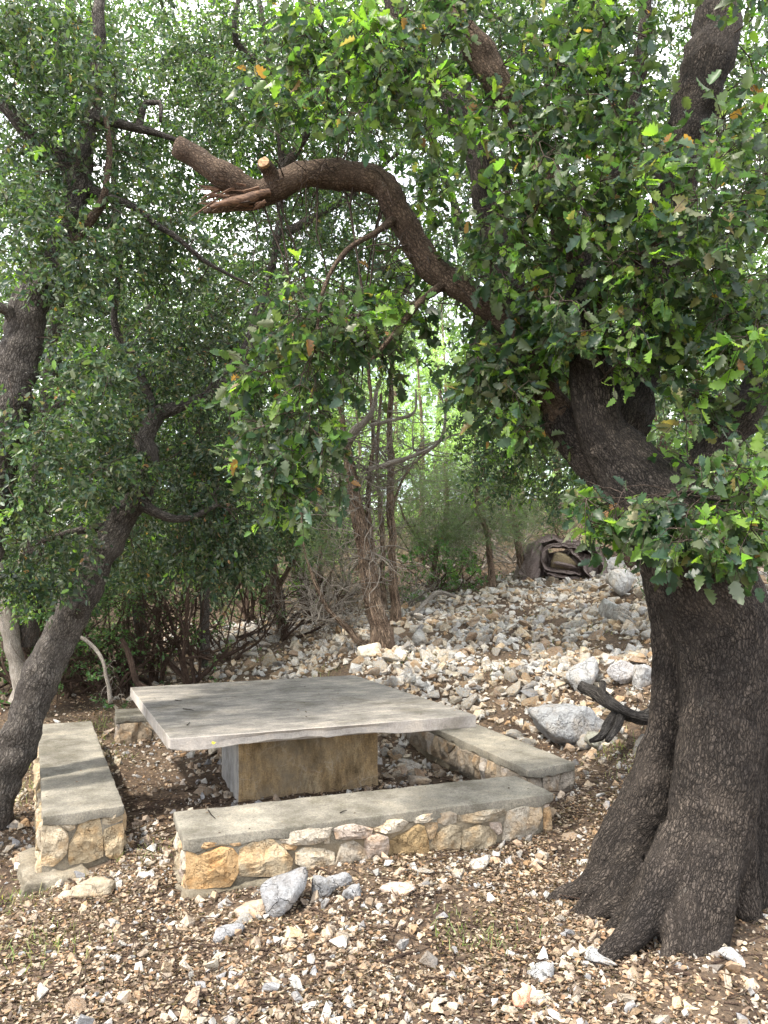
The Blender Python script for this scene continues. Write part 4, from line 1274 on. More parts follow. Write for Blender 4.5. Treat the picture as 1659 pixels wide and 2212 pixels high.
# ------------------------------------------------------------------ left oaks
gA = P(-20, 1800, 5.3)
lean = empty('oak_tree', (gA[0], gA[1], h1(gA[0], gA[1])), 'leaning grey oak whose trunk slants up behind the left bench', 'tree')
sk = Skel()
limb(lean, [(-90, 1975, 5.2, 92), (-32, 1800, 5.35, 84), (26, 1640, 5.5, 78), (92, 1460, 5.65, 78), (145, 1345, 5.75, 76), (203, 1225, 5.85, 68), (252, 1140, 5.95, 60), (300, 1075, 6.0, 56), (324, 1010, 6.05, 44), (313, 950, 6.1, 40), (340, 895, 6.15, 36), (395, 876, 6.2, 25), (450, 850, 6.25, 18), (490, 820, 6.3, 13)], 'trunk', 'bark_left', 20, .04, skel=sk, skel_from=.45)
limb(lean, [(160, 1330, 5.72, 30), (175, 1310, 5.62, 34), (180, 1296, 5.58, 26)], 'branch_stub', 'bark_left', 10, .02)
limb(lean, [(335, 900, 6.15, 26), (300, 800, 6.2, 20), (250, 700, 6.1, 16), (260, 560, 6.1, 12)], 'branch', 'bark_left', 8, skel=sk)
limb(lean, [(300, 1080, 6.0, 30), (350, 1110, 5.9, 22), (400, 1120, 5.9, 14), (470, 1090, 6.0, 9)], 'branch', 'bark_left', 8, skel=sk)
limb(lean, [(255, 1130, 5.95, 26), (160, 1150, 5.8, 18), (90, 1170, 5.6, 12)], 'branch', 'bark_left', 8, skel=sk)
limb(lean, [(440, 855, 6.2, 16), (520, 760, 6.4, 12), (560, 650, 6.5, 9)], 'branch', 'bark_left', 7, skel=sk)
cc = blob_points([(440, 1000, 6.5, 110, 120, .6, 90), (460, 1150, 6.3, 115, 110, .5, 90), (390, 800, 6.6, 170, 140, .7, 110), (250, 1020, 5.7, 120, 90, .4, 46), (480, 700, 6.8, 120, 120, .6, 46),
                  (120, 1180, 5.5, 130, 70, .4, 30), (90, 1240, 5.3, 70, 60, .3, 12), (200, 880, 6.0, 130, 130, .6, 50), (290, 1180, 6.8, 130, 90, .6, 50), (520, 1180, 6.5, 40, 60, .3, 14)], 1.35)
sx, sy, sd = project(cc)
cc = cc[~((np.abs(sx - (300 - (sy - 1075) * .42)) < 70) & (sy > 1040) & (sd < 6.1))]
tw = Tubes(); od = attach(sk, cc, tw, .012, 4)
crown(lean, cc, od, .20, 6, 9, .046, .7, OVAL, 'leaf_small', young=.05, dry=.03, singles=220, base=OAK_G * .72, up=.5)
o = link('twigs', tw.mesh('twigs'), lean, M['twig']); o['kind'] = 'stuff'

gB = P(-90, 1700, 5.0)
tall = empty('oak_tree', (gB[0], gB[1], h1(gB[0], gB[1])), 'tall oak at the left edge with curved trunk and dense leafy crown', 'tree')
sk = Skel()
limb(tall, [(-140, 1830, 4.9, 120), (-110, 1500, 4.95, 108), (-60, 1200, 5.0, 100), (-15, 1000, 5.05, 96), (12, 870, 5.1, 94), (45, 750, 5.15, 86), (74, 650, 5.2, 76), (102, 590, 5.25, 62), (135, 510, 5.35, 58), (165, 430, 5.4, 58), (172, 370, 5.4, 52), (188, 300, 5.45, 40), (205, 180, 5.5, 32), (215, 20, 5.6, 26), (230, -150, 5.7, 20)], 'trunk', 'bark_left', 18, .04, skel=sk, skel_from=.5)
limb(tall, [(165, 385, 5.4, 44), (120, 330, 5.35, 34), (65, 285, 5.3, 30), (20, 240, 5.25, 28), (-50, 160, 5.2, 24)], 'branch', 'bark_left', 10, skel=sk)
limb(tall, [(205, 262, 5.45, 24), (270, 270, 5.4, 20), (335, 285, 5.4, 15), (395, 305, 5.4, 9)], 'branch', 'bark_left', 8, skel=sk)
limb(tall, [(300, 275, 5.4, 16), (318, 225, 5.38, 15), (345, 222, 5.38, 13), (348, 262, 5.36, 9)], 'branch', 'bark_left', 8, skel=sk)
limb(tall, [(105, 600, 5.25, 30), (165, 520, 5.2, 20), (220, 430, 5.15, 17), (235, 330, 5.15, 15), (228, 250, 5.15, 11)], 'branch', 'branch', 8, skel=sk)
limb(tall, [(170, 400, 5.4, 24), (270, 440, 5.4, 18), (330, 480, 5.45, 16), (385, 515, 5.5, 13), (450, 570, 5.6, 10), (540, 615, 5.7, 6)], 'branch', 'bark_left', 8, skel=sk)
limb(tall, [(45, 745, 5.15, 30), (20, 668, 5.05, 26), (-40, 675, 4.95, 22)], 'branch', 'bark_left', 8, skel=sk)
cc = blob_points([(130, 180, 5.4, 180, 150, .7, 100), (70, 420, 5.3, 130, 160, .6, 60), (250, 420, 5.6, 150, 150, .6, 70), (150, 560, 5.0, 110, 110, .4, 36), (60, 60, 5.2, 130, 120, .5, 50),
                  (200, 800, 5.0, 110, 120, .4, 30), (90, 920, 4.9, 120, 90, .4, 26), (150, 1020, 5.0, 140, 60, .3, 16), (360, 560, 6.1, 120, 120, .6, 50), (300, -150, 5.6, 300, 140, .9, 60), (30, 1080, 5.0, 60, 70, .3, 10)], 1.4)
tw = Tubes(); od = attach(sk, cc, tw, .012, 4)
crown(tall, cc, od, .20, 6, 8, .050, .45, OVAL, 'leaf_small', young=.07, dry=.01, singles=300, base=OAK_G * .92, up=.5)
o = link('twigs', tw.mesh('twigs'), tall, M['twig']); o['kind'] = 'stuff'

# oaks standing behind the table whose crowns close the top of the view
def bg_oak(rows, extra, blobs, label, spread=.3, size=.055, shoots=7, per=9, young=.1, matn='bark_left', base=OAK_G, group=None, tmpl=OVAL, droop=.4):
    g = P(rows[0][0], rows[0][1], rows[0][2])
    root = empty('oak_tree', (g[0], g[1], h1(g[0], g[1])), label, 'tree', group)
    sk = Skel()
    rows = [(rows[0][0], rows[0][1] + 40, rows[0][2], rows[0][3])] + rows[1:]
    limb(root, rows, 'trunk', matn, 10, .12, skel=sk, skel_from=.4)
    for e in extra: limb(root, e, 'branch', matn, 7, .12, skel=sk)
    cc = blob_points(blobs, 1.5)
    tw = Tubes(); od = attach(sk, cc, tw, .022, 4, .1, .004)
    crown(root, cc, od, spread, shoots, per, size, droop, tmpl, 'leaf_small', young=young, dry=.005, base=base)
    o = link('twigs', tw.mesh('twigs'), root, M['twig']); o['kind'] = 'stuff'
bg_oak([(440, 1400, 9.5, 20), (455, 1100, 9.0, 19), (530, 800, 8.4, 18), (600, 500, 8.0, 17), (600, 250, 7.8, 15), (560, 0, 7.8, 12), (540, -150, 7.8, 16)],
       [[(600, 380, 7.9, 22), (680, 250, 7.6, 16), (700, 100, 7.5, 10), (690, 0, 7.4, 8)], [(585, 160, 7.8, 18), (510, 90, 7.6, 14), (515, 0, 7.5, 10)], [(620, 500, 8, 20), (760, 420, 8, 14), (860, 330, 8, 8)]],
       [(560, 130, 7.6, 210, 160, .9, 110), (760, 200, 7.8, 180, 170, .9, 90), (600, 520, 8.2, 130, 110, .7, 34), (760, 480, 8.2, 120, 130, .8, 60), (420, 150, 7.6, 110, 130, .6, 30), (620, -150, 7.8, 400, 130, 1, 60), (470, 300, 7.8, 80, 60, .5, 10),
        (680, 700, 8.6, 150, 110, .6, 50)],
       'slender oak behind the table, crown closing the view above the dead limb', .28, .05)
bg_oak([(1480, 1350, 9.0, 44), (1330, 1000, 9, 40), (1150, 700, 8.5, 34), (1040, 400, 8, 28), (1000, 100, 8, 20)], [[(1080, 700, 8.5, 20), (1250, 500, 8, 14), (1400, 300, 8, 8)]],
       [(1080, 420, 7.6, 260, 260, 1, 120), (1400, 200, 7.6, 260, 260, 1, 90), (1150, 750, 8, 170, 200, .8, 100), (1450, 700, 7.6, 250, 250, .9, 110), (1080, 960, 8.6, 110, 130, .6, 46), (1560, 1000, 7.5, 150, 150, .8, 60), (1250, 1000, 8.4, 150, 130, .6, 50), (1600, 250, 7.4, 200, 330, .9, 110), (1200, 0, 7.4, 300, 130, .8, 80), (900, 60, 7.4, 240, 150, .8, 70)],
       'broad oak on the slope hidden behind the big oak crown', .3, .058, young=.16)
bg_oak([(60, 1350, 8.5, 50), (80, 1100, 8.2, 40), (120, 700, 8, 30), (150, 300, 8, 20)], [[(100, 900, 8, 20), (250, 760, 8, 14), (330, 650, 8, 8)]],
       [(80, 700, 8, 200, 200, .9, 90), (260, 640, 8, 170, 130, .8, 60), (120, 1000, 8, 180, 160, .9, 100), (330, 1000, 8.6, 120, 120, .7, 40), (40, 350, 8, 150, 150, .8, 30), (200, 1200, 8.4, 200, 90, .8, 60), (420, 560, 8.4, 110, 90, .6, 20), (30, 1260, 7.6, 90, 60, .5, 16)],
       'oak standing back behind the two left trunks, mid green crown', .3, .055)

bg_oak([(1440, 1235, 13, 22), (1330, 1000, 12, 22), (1050, 600, 11, 20), (900, 200, 10.5, 18)], [[(1000, 600, 11, 14), (800, 450, 10.5, 10), (650, 350, 10.5, 6)]],
       [(700, 480, 10.5, 200, 160, 1.2, 70), (1150, 560, 10.5, 160, 200, 1.2, 60), (750, 200, 10, 350, 250, 1.3, 150), (1300, 500, 10, 300, 300, 1.2, 110), (1180, 850, 11, 150, 120, .8, 40), (430, 130, 9.8, 300, 200, 1.2, 150), (150, 100, 9.8, 260, 200, 1.2, 110), (620, 350, 9.8, 200, 130, 1, 70), (1000, 60, 9.8, 300, 150, 1, 70), (540, 620, 10, 150, 120, .8, 60), (430, 380, 9.8, 150, 120, .8, 50)],
       'tall oak on the crest filling the gaps above the junipers', .42, .072, shoots=7, per=9, young=.2, base=OAK_G * 1.5)
bg_oak([(300, 1420, 10.5, 26), (300, 1000, 10.2, 26), (260, 600, 10, 22), (240, 200, 10, 14)], [[(300, 1000, 10.2, 14), (150, 850, 10, 10), (60, 800, 10, 6)]],
       [(150, 1150, 10, 300, 130, 1, 110), (450, 1130, 10.5, 220, 130, 1, 90), (120, 600, 10, 250, 300, 1.2, 130), (350, 350, 10, 200, 200, 1, 40), (430, 850, 10.5, 200, 200, 1, 90), (640, 1050, 11, 100, 150, .8, 50), (640, 820, 11, 120, 120, .8, 40)],
       'dark oak deep in the wood on the left between the trunks', .42, .072, base=OAK_G * 1.0)

# ------------------------------------------------------------------ junipers
JUN = np.array([(0.10, 0.14, 0.085), (0.12, 0.17, 0.095), (0.14, 0.19, 0.11), (0.10, 0.14, 0.10)])
gJ = spot(822, 1402)
jun = empty('juniper_tree', gJ, 'juniper with pale peeling twin trunk standing behind the table', 'tree')
sk = Skel(); Y0 = gJ[1]
remesh_trunk(jun, [[(838, 1425, Y0, 34), (828, 1375, Y0, 44), (808, 1310, Y0, 40), (795, 1240, Y0, 36), (782, 1150, Y0, 34), (766, 1080, Y0, 30), (756, 1010, Y0, 27), (747, 955, Y0, 22)],
                   [(800, 1415, Y0 - .1, 20), (815, 1370, Y0 - .05, 30), (812, 1300, Y0, 26), (806, 1220, Y0, 20), (797, 1140, Y0, 14)],
                   [(850, 1420, Y0, 16), (838, 1385, Y0, 26), (822, 1320, Y0, 20)], [(775, 1410, Y0 - .1, 14), (800, 1400, Y0 - .1, 22), (825, 1380, Y0, 20)]], .011, 'trunk', 'juniper', .012)
limb(jun, [(800, 1170, Y0, 14), (792, 1090, Y0 + .1, 12), (797, 1030, Y0 + .1, 11), (806, 950, Y0 + .1, 9), (800, 850, Y0 + .1, 8), (790, 700, Y0 + .1, 6)], 'stem', 'juniper', 7, skel=sk)
limb(jun, [(748, 960, Y0, 24), (770, 930, Y0 - .1, 19), (798, 900, Y0 - .15, 13), (815, 840, Y0 - .2, 8)], 'dead_branch', 'dead', 7, skel=sk)
limb(jun, [(747, 960, Y0, 14), (735, 860, Y0, 11), (745, 740, Y0, 9), (740, 600, Y0, 6)], 'branch', 'juniper', 6, skel=sk)
limb(jun, [(797, 1014, Y0 - .2, 12), (845, 1000, Y0 - .3, 11), (905, 980, Y0 - .4, 9), (950, 952, Y0 - .4, 8), (962, 900, Y0 - .4, 6), (952, 850, Y0 - .4, 4)], 'dead_branch', 'dead', 6)
limb(jun, [(800, 920, Y0 - .2, 9), (860, 905, Y0 - .3, 8), (895, 890, Y0 - .3, 6), (898, 840, Y0 - .3, 4)], 'dead_branch', 'dead', 6)
limb(jun, [(810, 1400, Y0, 24), (775, 1385, Y0 - .1, 16), (740, 1345, Y0 - .1, 12), (700, 1300, Y0 - .1, 10), (660, 1195, Y0 - .1, 7), (650, 1100, Y0, 5)], 'low_branch', 'juniper', 7, skel=sk)
tw = Tubes()
jq = [P(a, b_, Y0) for a, b_ in [(748, 960), (756, 1010), (766, 1080), (782, 1150), (792, 1090), (800, 1030), (795, 1200), (740, 1345), (700, 1300), (905, 980), (850, 998), (800, 900)]]
for k in range(190):
    a = jq[int(rng.integers(len(jq)))] + rng.normal(0, .05, 3)
    grow(tw, a, unit(rng.standard_normal(3) * np.array([1, .7, .5])), rng.uniform(.3, .95), rng.uniform(.006, .012), int(rng.integers(1, 3)), [], .32, .2, 3)
o = link('dead_twigs', tw.mesh('dead_twigs'), jun, M['dead']); o['kind'] = 'stuff'
cc = blob_points([(800, 680, Y0, 110, 60, .4, 18), (690, 1180, Y0, 60, 60, .3, 14)])
od = attach(sk, cc, Tubes(), .008, 3)
def juniper_crown(root, cc, od, base=JUN, spread=.28, size=.075, shoots=7, per=14):
    p, d, nr, sz, cl, _ = sprays(cc, spread, shoots, per, size, .1, .2, od)
    R = leaf_frames(d, nr)
    V, F, C = bake(NEEDLE, p, sz, R, leaf_tints(len(p), 0, .01, cl, base))
    o = link('crown', make_mesh('crown', V, F, True, C), root, M['needle']); o['kind'] = 'stuff'
juniper_crown(jun, cc, od)

def juniper(rows, extra, blobs, label, dead=40, base=JUN, matn='juniper', n_name='juniper_tree', spread=.3, group=None, size=.075):
    g = P(*rows[0][:3]); root = empty(n_name, (g[0], g[1], h1(g[0], g[1])), label, 'tree', group)
    sk = Skel(); rows = [(rows[0][0], rows[0][1] + 25, rows[0][2], rows[0][3] * 1.5)] + rows
    q, r, _ = limb(root, rows, 'trunk', matn, 9, .1, skel=sk)
    for e in extra: limb(root, e, 'branch', matn, 6, .1, skel=sk)
    tw = Tubes()
    for k in range(dead):
        grow(tw, q[int(rng.integers(2, len(q)))], unit(rng.standard_normal(3) * np.array([1, .8, .45])), rng.uniform(.3, 1.1), rng.uniform(.004, .009), int(rng.integers(1, 3)), [], .3, .15, 3)
    cc = blob_points(blobs, 2.2); od = attach(sk, cc, tw, .01, 3)
    o = link('twigs', tw.mesh('twigs'), root, M['dead' if dead > 30 else 'brush']); o['kind'] = 'stuff'
    juniper_crown(root, cc, od, base, spread, size)
juniper([(857, 1335, 11, 24), (850, 1250, 11, 19), (845, 1100, 11, 17), (842, 950, 11, 14), (846, 800, 11, 10), (850, 640, 11, 6)], [[(845, 1100, 11, 8), (880, 1020, 11, 6), (940, 960, 11, 4)]],
        [(920, 1010, 11.3, 90, 60, .5, 12), (860, 700, 11.4, 90, 60, .5, 16), (820, 1060, 11.3, 60, 60, .4, 8), (860, 600, 11, 80, 60, .4, 14)], 'dark straight juniper trunk just behind the pale twin trunk', 60, JUN * 1.5)
juniper([(828, 1300, 12, 14), (825, 1150, 12, 11), (815, 1000, 12, 9), (822, 850, 12, 7)], [], [(800, 720, 12, 80, 60, .4, 10), (830, 1040, 12, 60, 40, .4, 6)], 'thin reddish juniper stem between the pale trunk and the dark one', 30)
juniper([(1060, 1240, 12.5, 15), (1052, 1150, 12.5, 13), (1030, 1080, 12.3, 11), (1050, 980, 12.3, 10)], [[(1035, 1090, 12.3, 8), (1080, 1050, 12.3, 7), (1095, 1000, 12.3, 5)]],
        [(1000, 1050, 12.5, 110, 60, .6, 44), (1060, 1130, 12.2, 110, 50, .5, 36), (950, 1150, 12.6, 100, 50, .5, 30), (1120, 980, 12.6, 70, 60, .5, 12)], 'crooked juniper with grey green foliage above the rolled carpet', 60, JUN * 1.1)
juniper([(1130, 1235, 13, 18), (1105, 1100, 13, 14), (1080, 980, 13, 9)], [], [(1120, 1120, 13.2, 90, 60, .5, 30), (1180, 1060, 13.4, 90, 90, .5, 30)], 'small juniper at the crest of the slope left of the big oak', 40, JUN * .8)
juniper([(930, 1270, 13.2, 14), (945, 1180, 13.2, 12), (965, 1100, 13.2, 9), (960, 1000, 13.2, 6)], [[(945, 1180, 13.2, 8), (1010, 1120, 13, 6), (1080, 1090, 12.9, 4)], [(940, 1200, 13.2, 8), (880, 1130, 13, 6), (860, 1080, 13, 4)]],
        [(930, 1150, 13.4, 130, 50, .6, 34), (1010, 1080, 13.4, 120, 60, .6, 34), (900, 1060, 13.4, 80, 60, .5, 22)], 'sprawling grey green juniper above the bright green bush', 70, JUN * .9)
juniper([(700, 1320, 13.2, 14), (690, 1220, 13.2, 12), (700, 1120, 13.2, 9), (690, 1000, 13.2, 6)], [[(690, 1220, 13.2, 8), (640, 1150, 13, 6), (610, 1100, 13, 4)], [(695, 1180, 13.2, 8), (740, 1120, 13, 6)]],
        [(690, 1180, 13.4, 100, 70, .6, 34), (620, 1120, 13.4, 90, 70, .6, 30), (740, 1060, 13.4, 60, 80, .5, 22), (680, 1260, 13.6, 90, 30, .5, 14)], 'sprawling grey green juniper left of the pale twin trunk', 70, JUN * .9)
juniper([(610, 1380, 11.5, 26), (600, 1290, 11.5, 20), (585, 1180, 11.4, 16), (570, 1080, 11.4, 12), (590, 960, 11.4, 9)], [[(598, 1270, 11.5, 12), (640, 1200, 11.3, 9), (650, 1120, 11.3, 6)]],
        [(640, 1100, 11.8, 90, 70, .5, 30), (600, 1000, 11.8, 90, 70, .5, 24)], 'brown juniper with bare tangled lower branches left of the pale trunk', 80, JUN * .8)
juniper([(45, 1490, 8.3, 34), (30, 1400, 8.3, 36), (12, 1300, 8.3, 40), (-10, 1200, 8.3, 36), (-30, 1050, 8.3, 28)], [[(15, 1310, 8.3, 26), (45, 1230, 8.3, 20), (60, 1150, 8.3, 12)]],
        [(0, 1100, 8.6, 80, 70, .4, 16)], 'pale thin trunk beyond the leaning oak at the far left', 12, matn='dead', n_name='pale_tree')

# ------------------------------------------------------------------ thicket under the trees
LENT = np.array([(0.055, 0.13, 0.035), (0.07, 0.155, 0.04), (0.05, 0.11, 0.04)])
def thicket(px, py, stems, hgt, r0, label, leafy=0.3, name='shrub', base=LENT, lean=(0, 0), dead=False, lvl=2, lsize=.035, per=7):
    g = spot(px, py)
    root = empty(name, g, label, 'shrub', None)
    T = Tubes(); tips = []
    if dead: stems += 3; r0 *= 1.15
    for k in range(stems):
        d = unit(np.array([rng.normal(lean[0], .65), rng.normal(lean[1], .5), 1.0]))
        grow(T, g + rng.normal(0, .06, 3) * np.array([1, 1, 0]) + np.array([0, 0, -.05]), d, hgt * rng.uniform(.7, 1.15), r0 * rng.uniform(.6, 1.2), lvl, tips, .24, .12, 4, 6, .75)
    link('stems', T.mesh('stems'), root, M['dead' if dead else 'brush'])['kind'] = 'stuff'
    if leafy:
        c = np.array([t[0] for t in tips if rng.random() < leafy]); dd = np.array([0., 0, 1])
        if len(c):
            p, d, nr, sz, cl, _ = sprays(c, .13, 4, per, lsize, .0, .9)
            V, F, C = bake(OVAL, p, sz, leaf_frames(d, nr), leaf_tints(len(p), .1, .01, cl, base))
            o = link('leaves', make_mesh('leaves', V, F, True, C), root, M['leaf_small']); o['kind'] = 'stuff'
thicket(40, 1512, 8, 1.2, .024, 'dense leafy shrub at the left edge beside the leaning trunk', .9, lsize=.045, per=12)
thicket(115, 1480, 8, 1.3, .024, 'dense leafy shrub right behind the leaning trunk foot', .8, lsize=.045, per=10)
thicket(195, 1490, 8, 1.1, .024, 'dark shrub with crossed stems behind the left bench end', .6, lsize=.04, per=8)
thicket(275, 1495, 9, 1.0, .022, 'low tangle of brown stems at the back left table corner', .4)
thicket(410, 1478, 8, 1.3, .034, 'many stemmed brown shrub with arching bare branches behind the table', .15)
thicket(330, 1478, 7, 1.1, .026, 'leafless tangled shrub left of the arching brown shrub', .35)
thicket(235, 1500, 6, 1.1, .022, 'bright leaved bush behind the far end of the left bench', .7)
thicket(140, 1500, 6, 1.0, .020, 'low dark bush between the leaning trunk and the left bench', .5)
thicket(500, 1430, 7, 1.2, .024, 'grey brushy shrub behind the left half of the table', .15)
thicket(600, 1385, 7, 1.3, .026, 'bare brown shrub at the left edge of the stony run', .1)
thicket(690, 1345, 6, 1.2, .02, 'thin brown shrub between stony run and pale trunk', .1, dead=True)
thicket(300, 1420, 7, 1.6, .026, 'tall dark shrub deep under the leaning oak crown', .5)
thicket(450, 1400, 7, 1.7, .026, 'dense brown stemmed shrub in the shade of the leaning oak', .3)
thicket(180, 1420, 7, 1.5, .024, 'leafy shrub behind the leaning trunk', .7)
thicket(60, 1430, 6, 1.4, .024, 'leafy shrub at the far left beside the pale thin trunk', .7)
thicket(540, 1350, 7, 1.8, .026, 'tall brown shrub farther back in the left thicket', .3)
thicket(940, 1292, 7, .85, .014, 'fresh bright green bush at the top of the stones', .9, lsize=.05, base=LENT * 1.25, per=9)
thicket(985, 1262, 5, .8, .014, 'smaller green bush right behind the bright one', .8, lsize=.045)
thicket(880, 1310, 6, .8, .012, 'grey twiggy bush at the foot of the dark juniper', .2, dead=True)
thicket(1030, 1232, 7, 1.5, .02, 'dead twiggy brush left of the rolled carpet', .08, dead=True)
thicket(1110, 1215, 7, 1.6, .02, 'dead twiggy brush directly behind the rolled carpet', .08, dead=True)
thicket(760, 1300, 6, 1.7, .02, 'dead grey brush behind the pale twin trunk', .1, dead=True)
thicket(960, 1235, 6, 1.9, .02, 'grey twiggy brush above the bright green bush', .15, dead=True)
thicket(1250, 1215, 6, 1.2, .02, 'green shrub between the rolled carpet and the oak trunk', .8, base=LENT * .7)
thicket(1400, 1200, 6, 1.2, .02, 'green shrub hidden behind the bend of the oak trunk', .8, base=LENT * .8)
thicket(1650, 1290, 6, 1.3, .02, 'green shrub beyond the right side of the oak trunk', .7, base=LENT * .8)
# the arched pale dead branches in front of the thicket
def deadwood(rows, label, matn='dead', name='dead_branch', cat='dead branch', extra=(), kids=10, lump=1):
    g = P(*rows[len(rows) // 2][:3]); root = empty(name, g, label, cat)
    q, r, _ = limb(root, rows, 'stem', matn, 9, .04)
    for e in extra: limb(root, e, 'fork', matn, 8, .04)
    T = Tubes()
    for k in range(kids): grow(T, q[int(rng.integers(2, len(q)))], unit(rng.standard_normal(3) + np.array([0, 0, .2])), rng.uniform(.08, .35), .004, 1, [], .3, 0, 2)
    if kids: o = link('twigs', T.mesh('twigs'), root, M[matn]); o['kind'] = 'stuff'
deadwood([(160, 1368, 7.4, 7), (195, 1390, 7.4, 8), (222, 1425, 7.4, 8), (232, 1470, 7.4, 8), (240, 1520, 7.4, 9)], 'pale bent dead branch curving down behind the left bench')
deadwood([(262, 1380, 8.2, 10), (285, 1430, 8.2, 13), (300, 1475, 8.2, 14), (330, 1500, 8.2, 16)], 'arched reddish dead branch left of the table corner', 'brush')
deadwood([(1255, 1480, 6.75, 22), (1290, 1502, 6.65, 30), (1330, 1530, 6.5, 28), (1370, 1548, 6.3, 30), (1420, 1552, 6.1, 34), (1480, 1560, 5.9, 30)], 'dark weathered fallen branch lying against boulders beside the oak', 'weathered', 'fallen_branch', 'fallen branch',
         [[(1300, 1475, 6.6, 15), (1302, 1500, 6.5, 15), (1325, 1522, 6.35, 18), (1370, 1545, 6.2, 20), (1410, 1555, 6.1, 20)], [(1345, 1535, 6.4, 26), (1320, 1565, 6.3, 24), (1295, 1590, 6.2, 18), (1275, 1600, 6.15, 8)], [(1350, 1540, 6.35, 22), (1335, 1570, 6.2, 18), (1312, 1600, 6.1, 10)]], 14)
deadwood([(985, 1288, 11.6, 8), (940, 1282, 11.6, 10), (890, 1330, 11.2, 9)], 'thin grey branch lying by the dark juniper foot', kids=4)

# ------------------------------------------------------------------ rolled carpet
gc = spot(1215, 1252); cy = gc[1]
carpet = empty('rolled_carpet', gc, 'old brown rolled carpet slumped in folds at top of the stony slope', 'carpet')
def cloth_mat(name, a_, b_):
    m, n, b = mat(name, .95, .1); co = objco(n); x = noise_tex(n, co, 45, 6, .75)
    n.links.new(ramp(n, x.outputs['Fac'], [(.3, a_), (.7, b_)]).outputs['Color'], b.inputs['Base Color']); bump(n, b, x.outputs['Fac'], 1, .02); return m
M['carpet'] = cloth_mat('carpet_pile', (.12, .09, .085), (.30, .25, .23))
M['lining'] = cloth_mat('carpet_lining', (.25, .20, .12), (.42, .35, .23))
def fold_sheet(path_px, depth0, depth1, thick, name, matn, sway=.09, drop=0.0):
    """carpet bent along a section seen in the picture plane and running back into depth"""
    pts = np.array([P(a, b_, cy) for a, b_ in path_px]); q, _ = resample(pts, np.ones(len(pts)), .04)
    T_ = unit(np.gradient(q, axis=0)); nrm = np.stack([-T_[:, 2], 0 * T_[:, 0], T_[:, 0]], -1)
    nd = 12; ys = np.linspace(depth0, depth1, nd); V = []
    for side in (0, 1):
        for i in range(len(q)):
            for j in range(nd):
                v = q[i] + nrm[i] * (thick * (side - .5)) + np.array([0, ys[j], -drop * j / nd])
                w_ = noise.noise_vector(Vector((q[i][0] * 3, ys[j] * 3, q[i][2] * 3)))
                V.append(v + np.array(w_) * sway + np.array(noise.noise_vector(Vector(v * 12))) * .03)
    k = len(q); F = []
    for side in (0, 1):
        for i in range(k - 1):
            for j in range(nd - 1):
                a = side * k * nd + i * nd + j; f = [a, a + 1, a + nd + 1, a + nd]; F.append(f if side else f[::-1])
    o_ = k * nd
    for i in range(k - 1):
        for j in (0, nd - 1):
            a = i * nd + j; F.append([a, a + nd, a + nd + o_, a + o_])
    for j in range(nd - 1):
        for i in (0, k - 1):
            a = i * nd + j; F.append([a, a + 1, a + 1 + o_, a + o_])
    link(name, make_mesh(name, np.array(V), np.array(F)), carpet, M[matn])
fold_sheet([(1130, 1256), (1142, 1225), (1150, 1195), (1165, 1175), (1200, 1168), (1240, 1174), (1275, 1180), (1300, 1200), (1305, 1240), (1290, 1262)], 0, .7, .085, 'outer_layer', 'carpet')
fold_sheet([(1262, 1186), (1220, 1178), (1182, 1184), (1170, 1205), (1180, 1228), (1215, 1236), (1255, 1240)], -.06, .5, .05, 'folded_edge', 'carpet', .03)
for nm, px_, py_, w_, h_, dy, vr, mt in (('inner_lining', 1212, 1210, 36, 19, .05, 4, 'lining'), ('inner_roll', 1222, 1222, 26, 7, -.05, 6, 'carpet')):
    V, F = BIG[vr]; s_ = cy / FPX
    V = (np.array(Matrix.Rotation(.25, 3, 'Y')) @ (V * np.array([w_ * s_ * 1.1, .14, h_ * s_ * 1.35])).T).T + P(px_, py_, cy + dy)
    link(nm, make_mesh(nm, V, F, True), carpet, M[mt])
fold_sheet([(1230, 1188), (1248, 1205), (1262, 1228), (1282, 1262)], -.14, .1, .04, 'hanging_flap', 'carpet', .03)
fold_sheet([(1185, 1240), (1215, 1246), (1250, 1250), (1275, 1258)], -.05, .5, .04, 'lower_fold', 'carpet', .04)
for nm, px_, py_, w_, h_, dy, vr in (('drape', 1156, 1222, 26, 42, .16, 1), ('drape', 1146, 1240, 22, 26, .1, 3), ('mound', 1268, 1226, 42, 40, .28, 2), ('mound', 1225, 1210, 60, 32, .62, 5)):
    V, F = BIG[vr]; c0 = P(px_, py_, cy + dy); s_ = cy / FPX
    V = c0 + V * np.array([w_ * s_ * 1.25, .3, h_ * s_ * 1.35])
    V = V + np.array([np.array(noise.noise_vector(Vector(v * 9))) * .03 for v in V])
    link(nm, make_mesh(nm, V, F, True), carpet, M['carpet'])
T = Tubes()
for k in range(70):
    a = P(rng.uniform(1128, 1300), rng.uniform(1175, 1235), cy - rng.uniform(.02, .12)); T.add(np.array([a, a + rng.normal(0, .03, 3), a + rng.normal(0, .05, 3) + np.array([0, 0, -.08])]), np.array([.005, .004, .002]), 3)
o = link('fringe', T.mesh('fringe'), carpet, M['carpet']); o['kind'] = 'stuff'

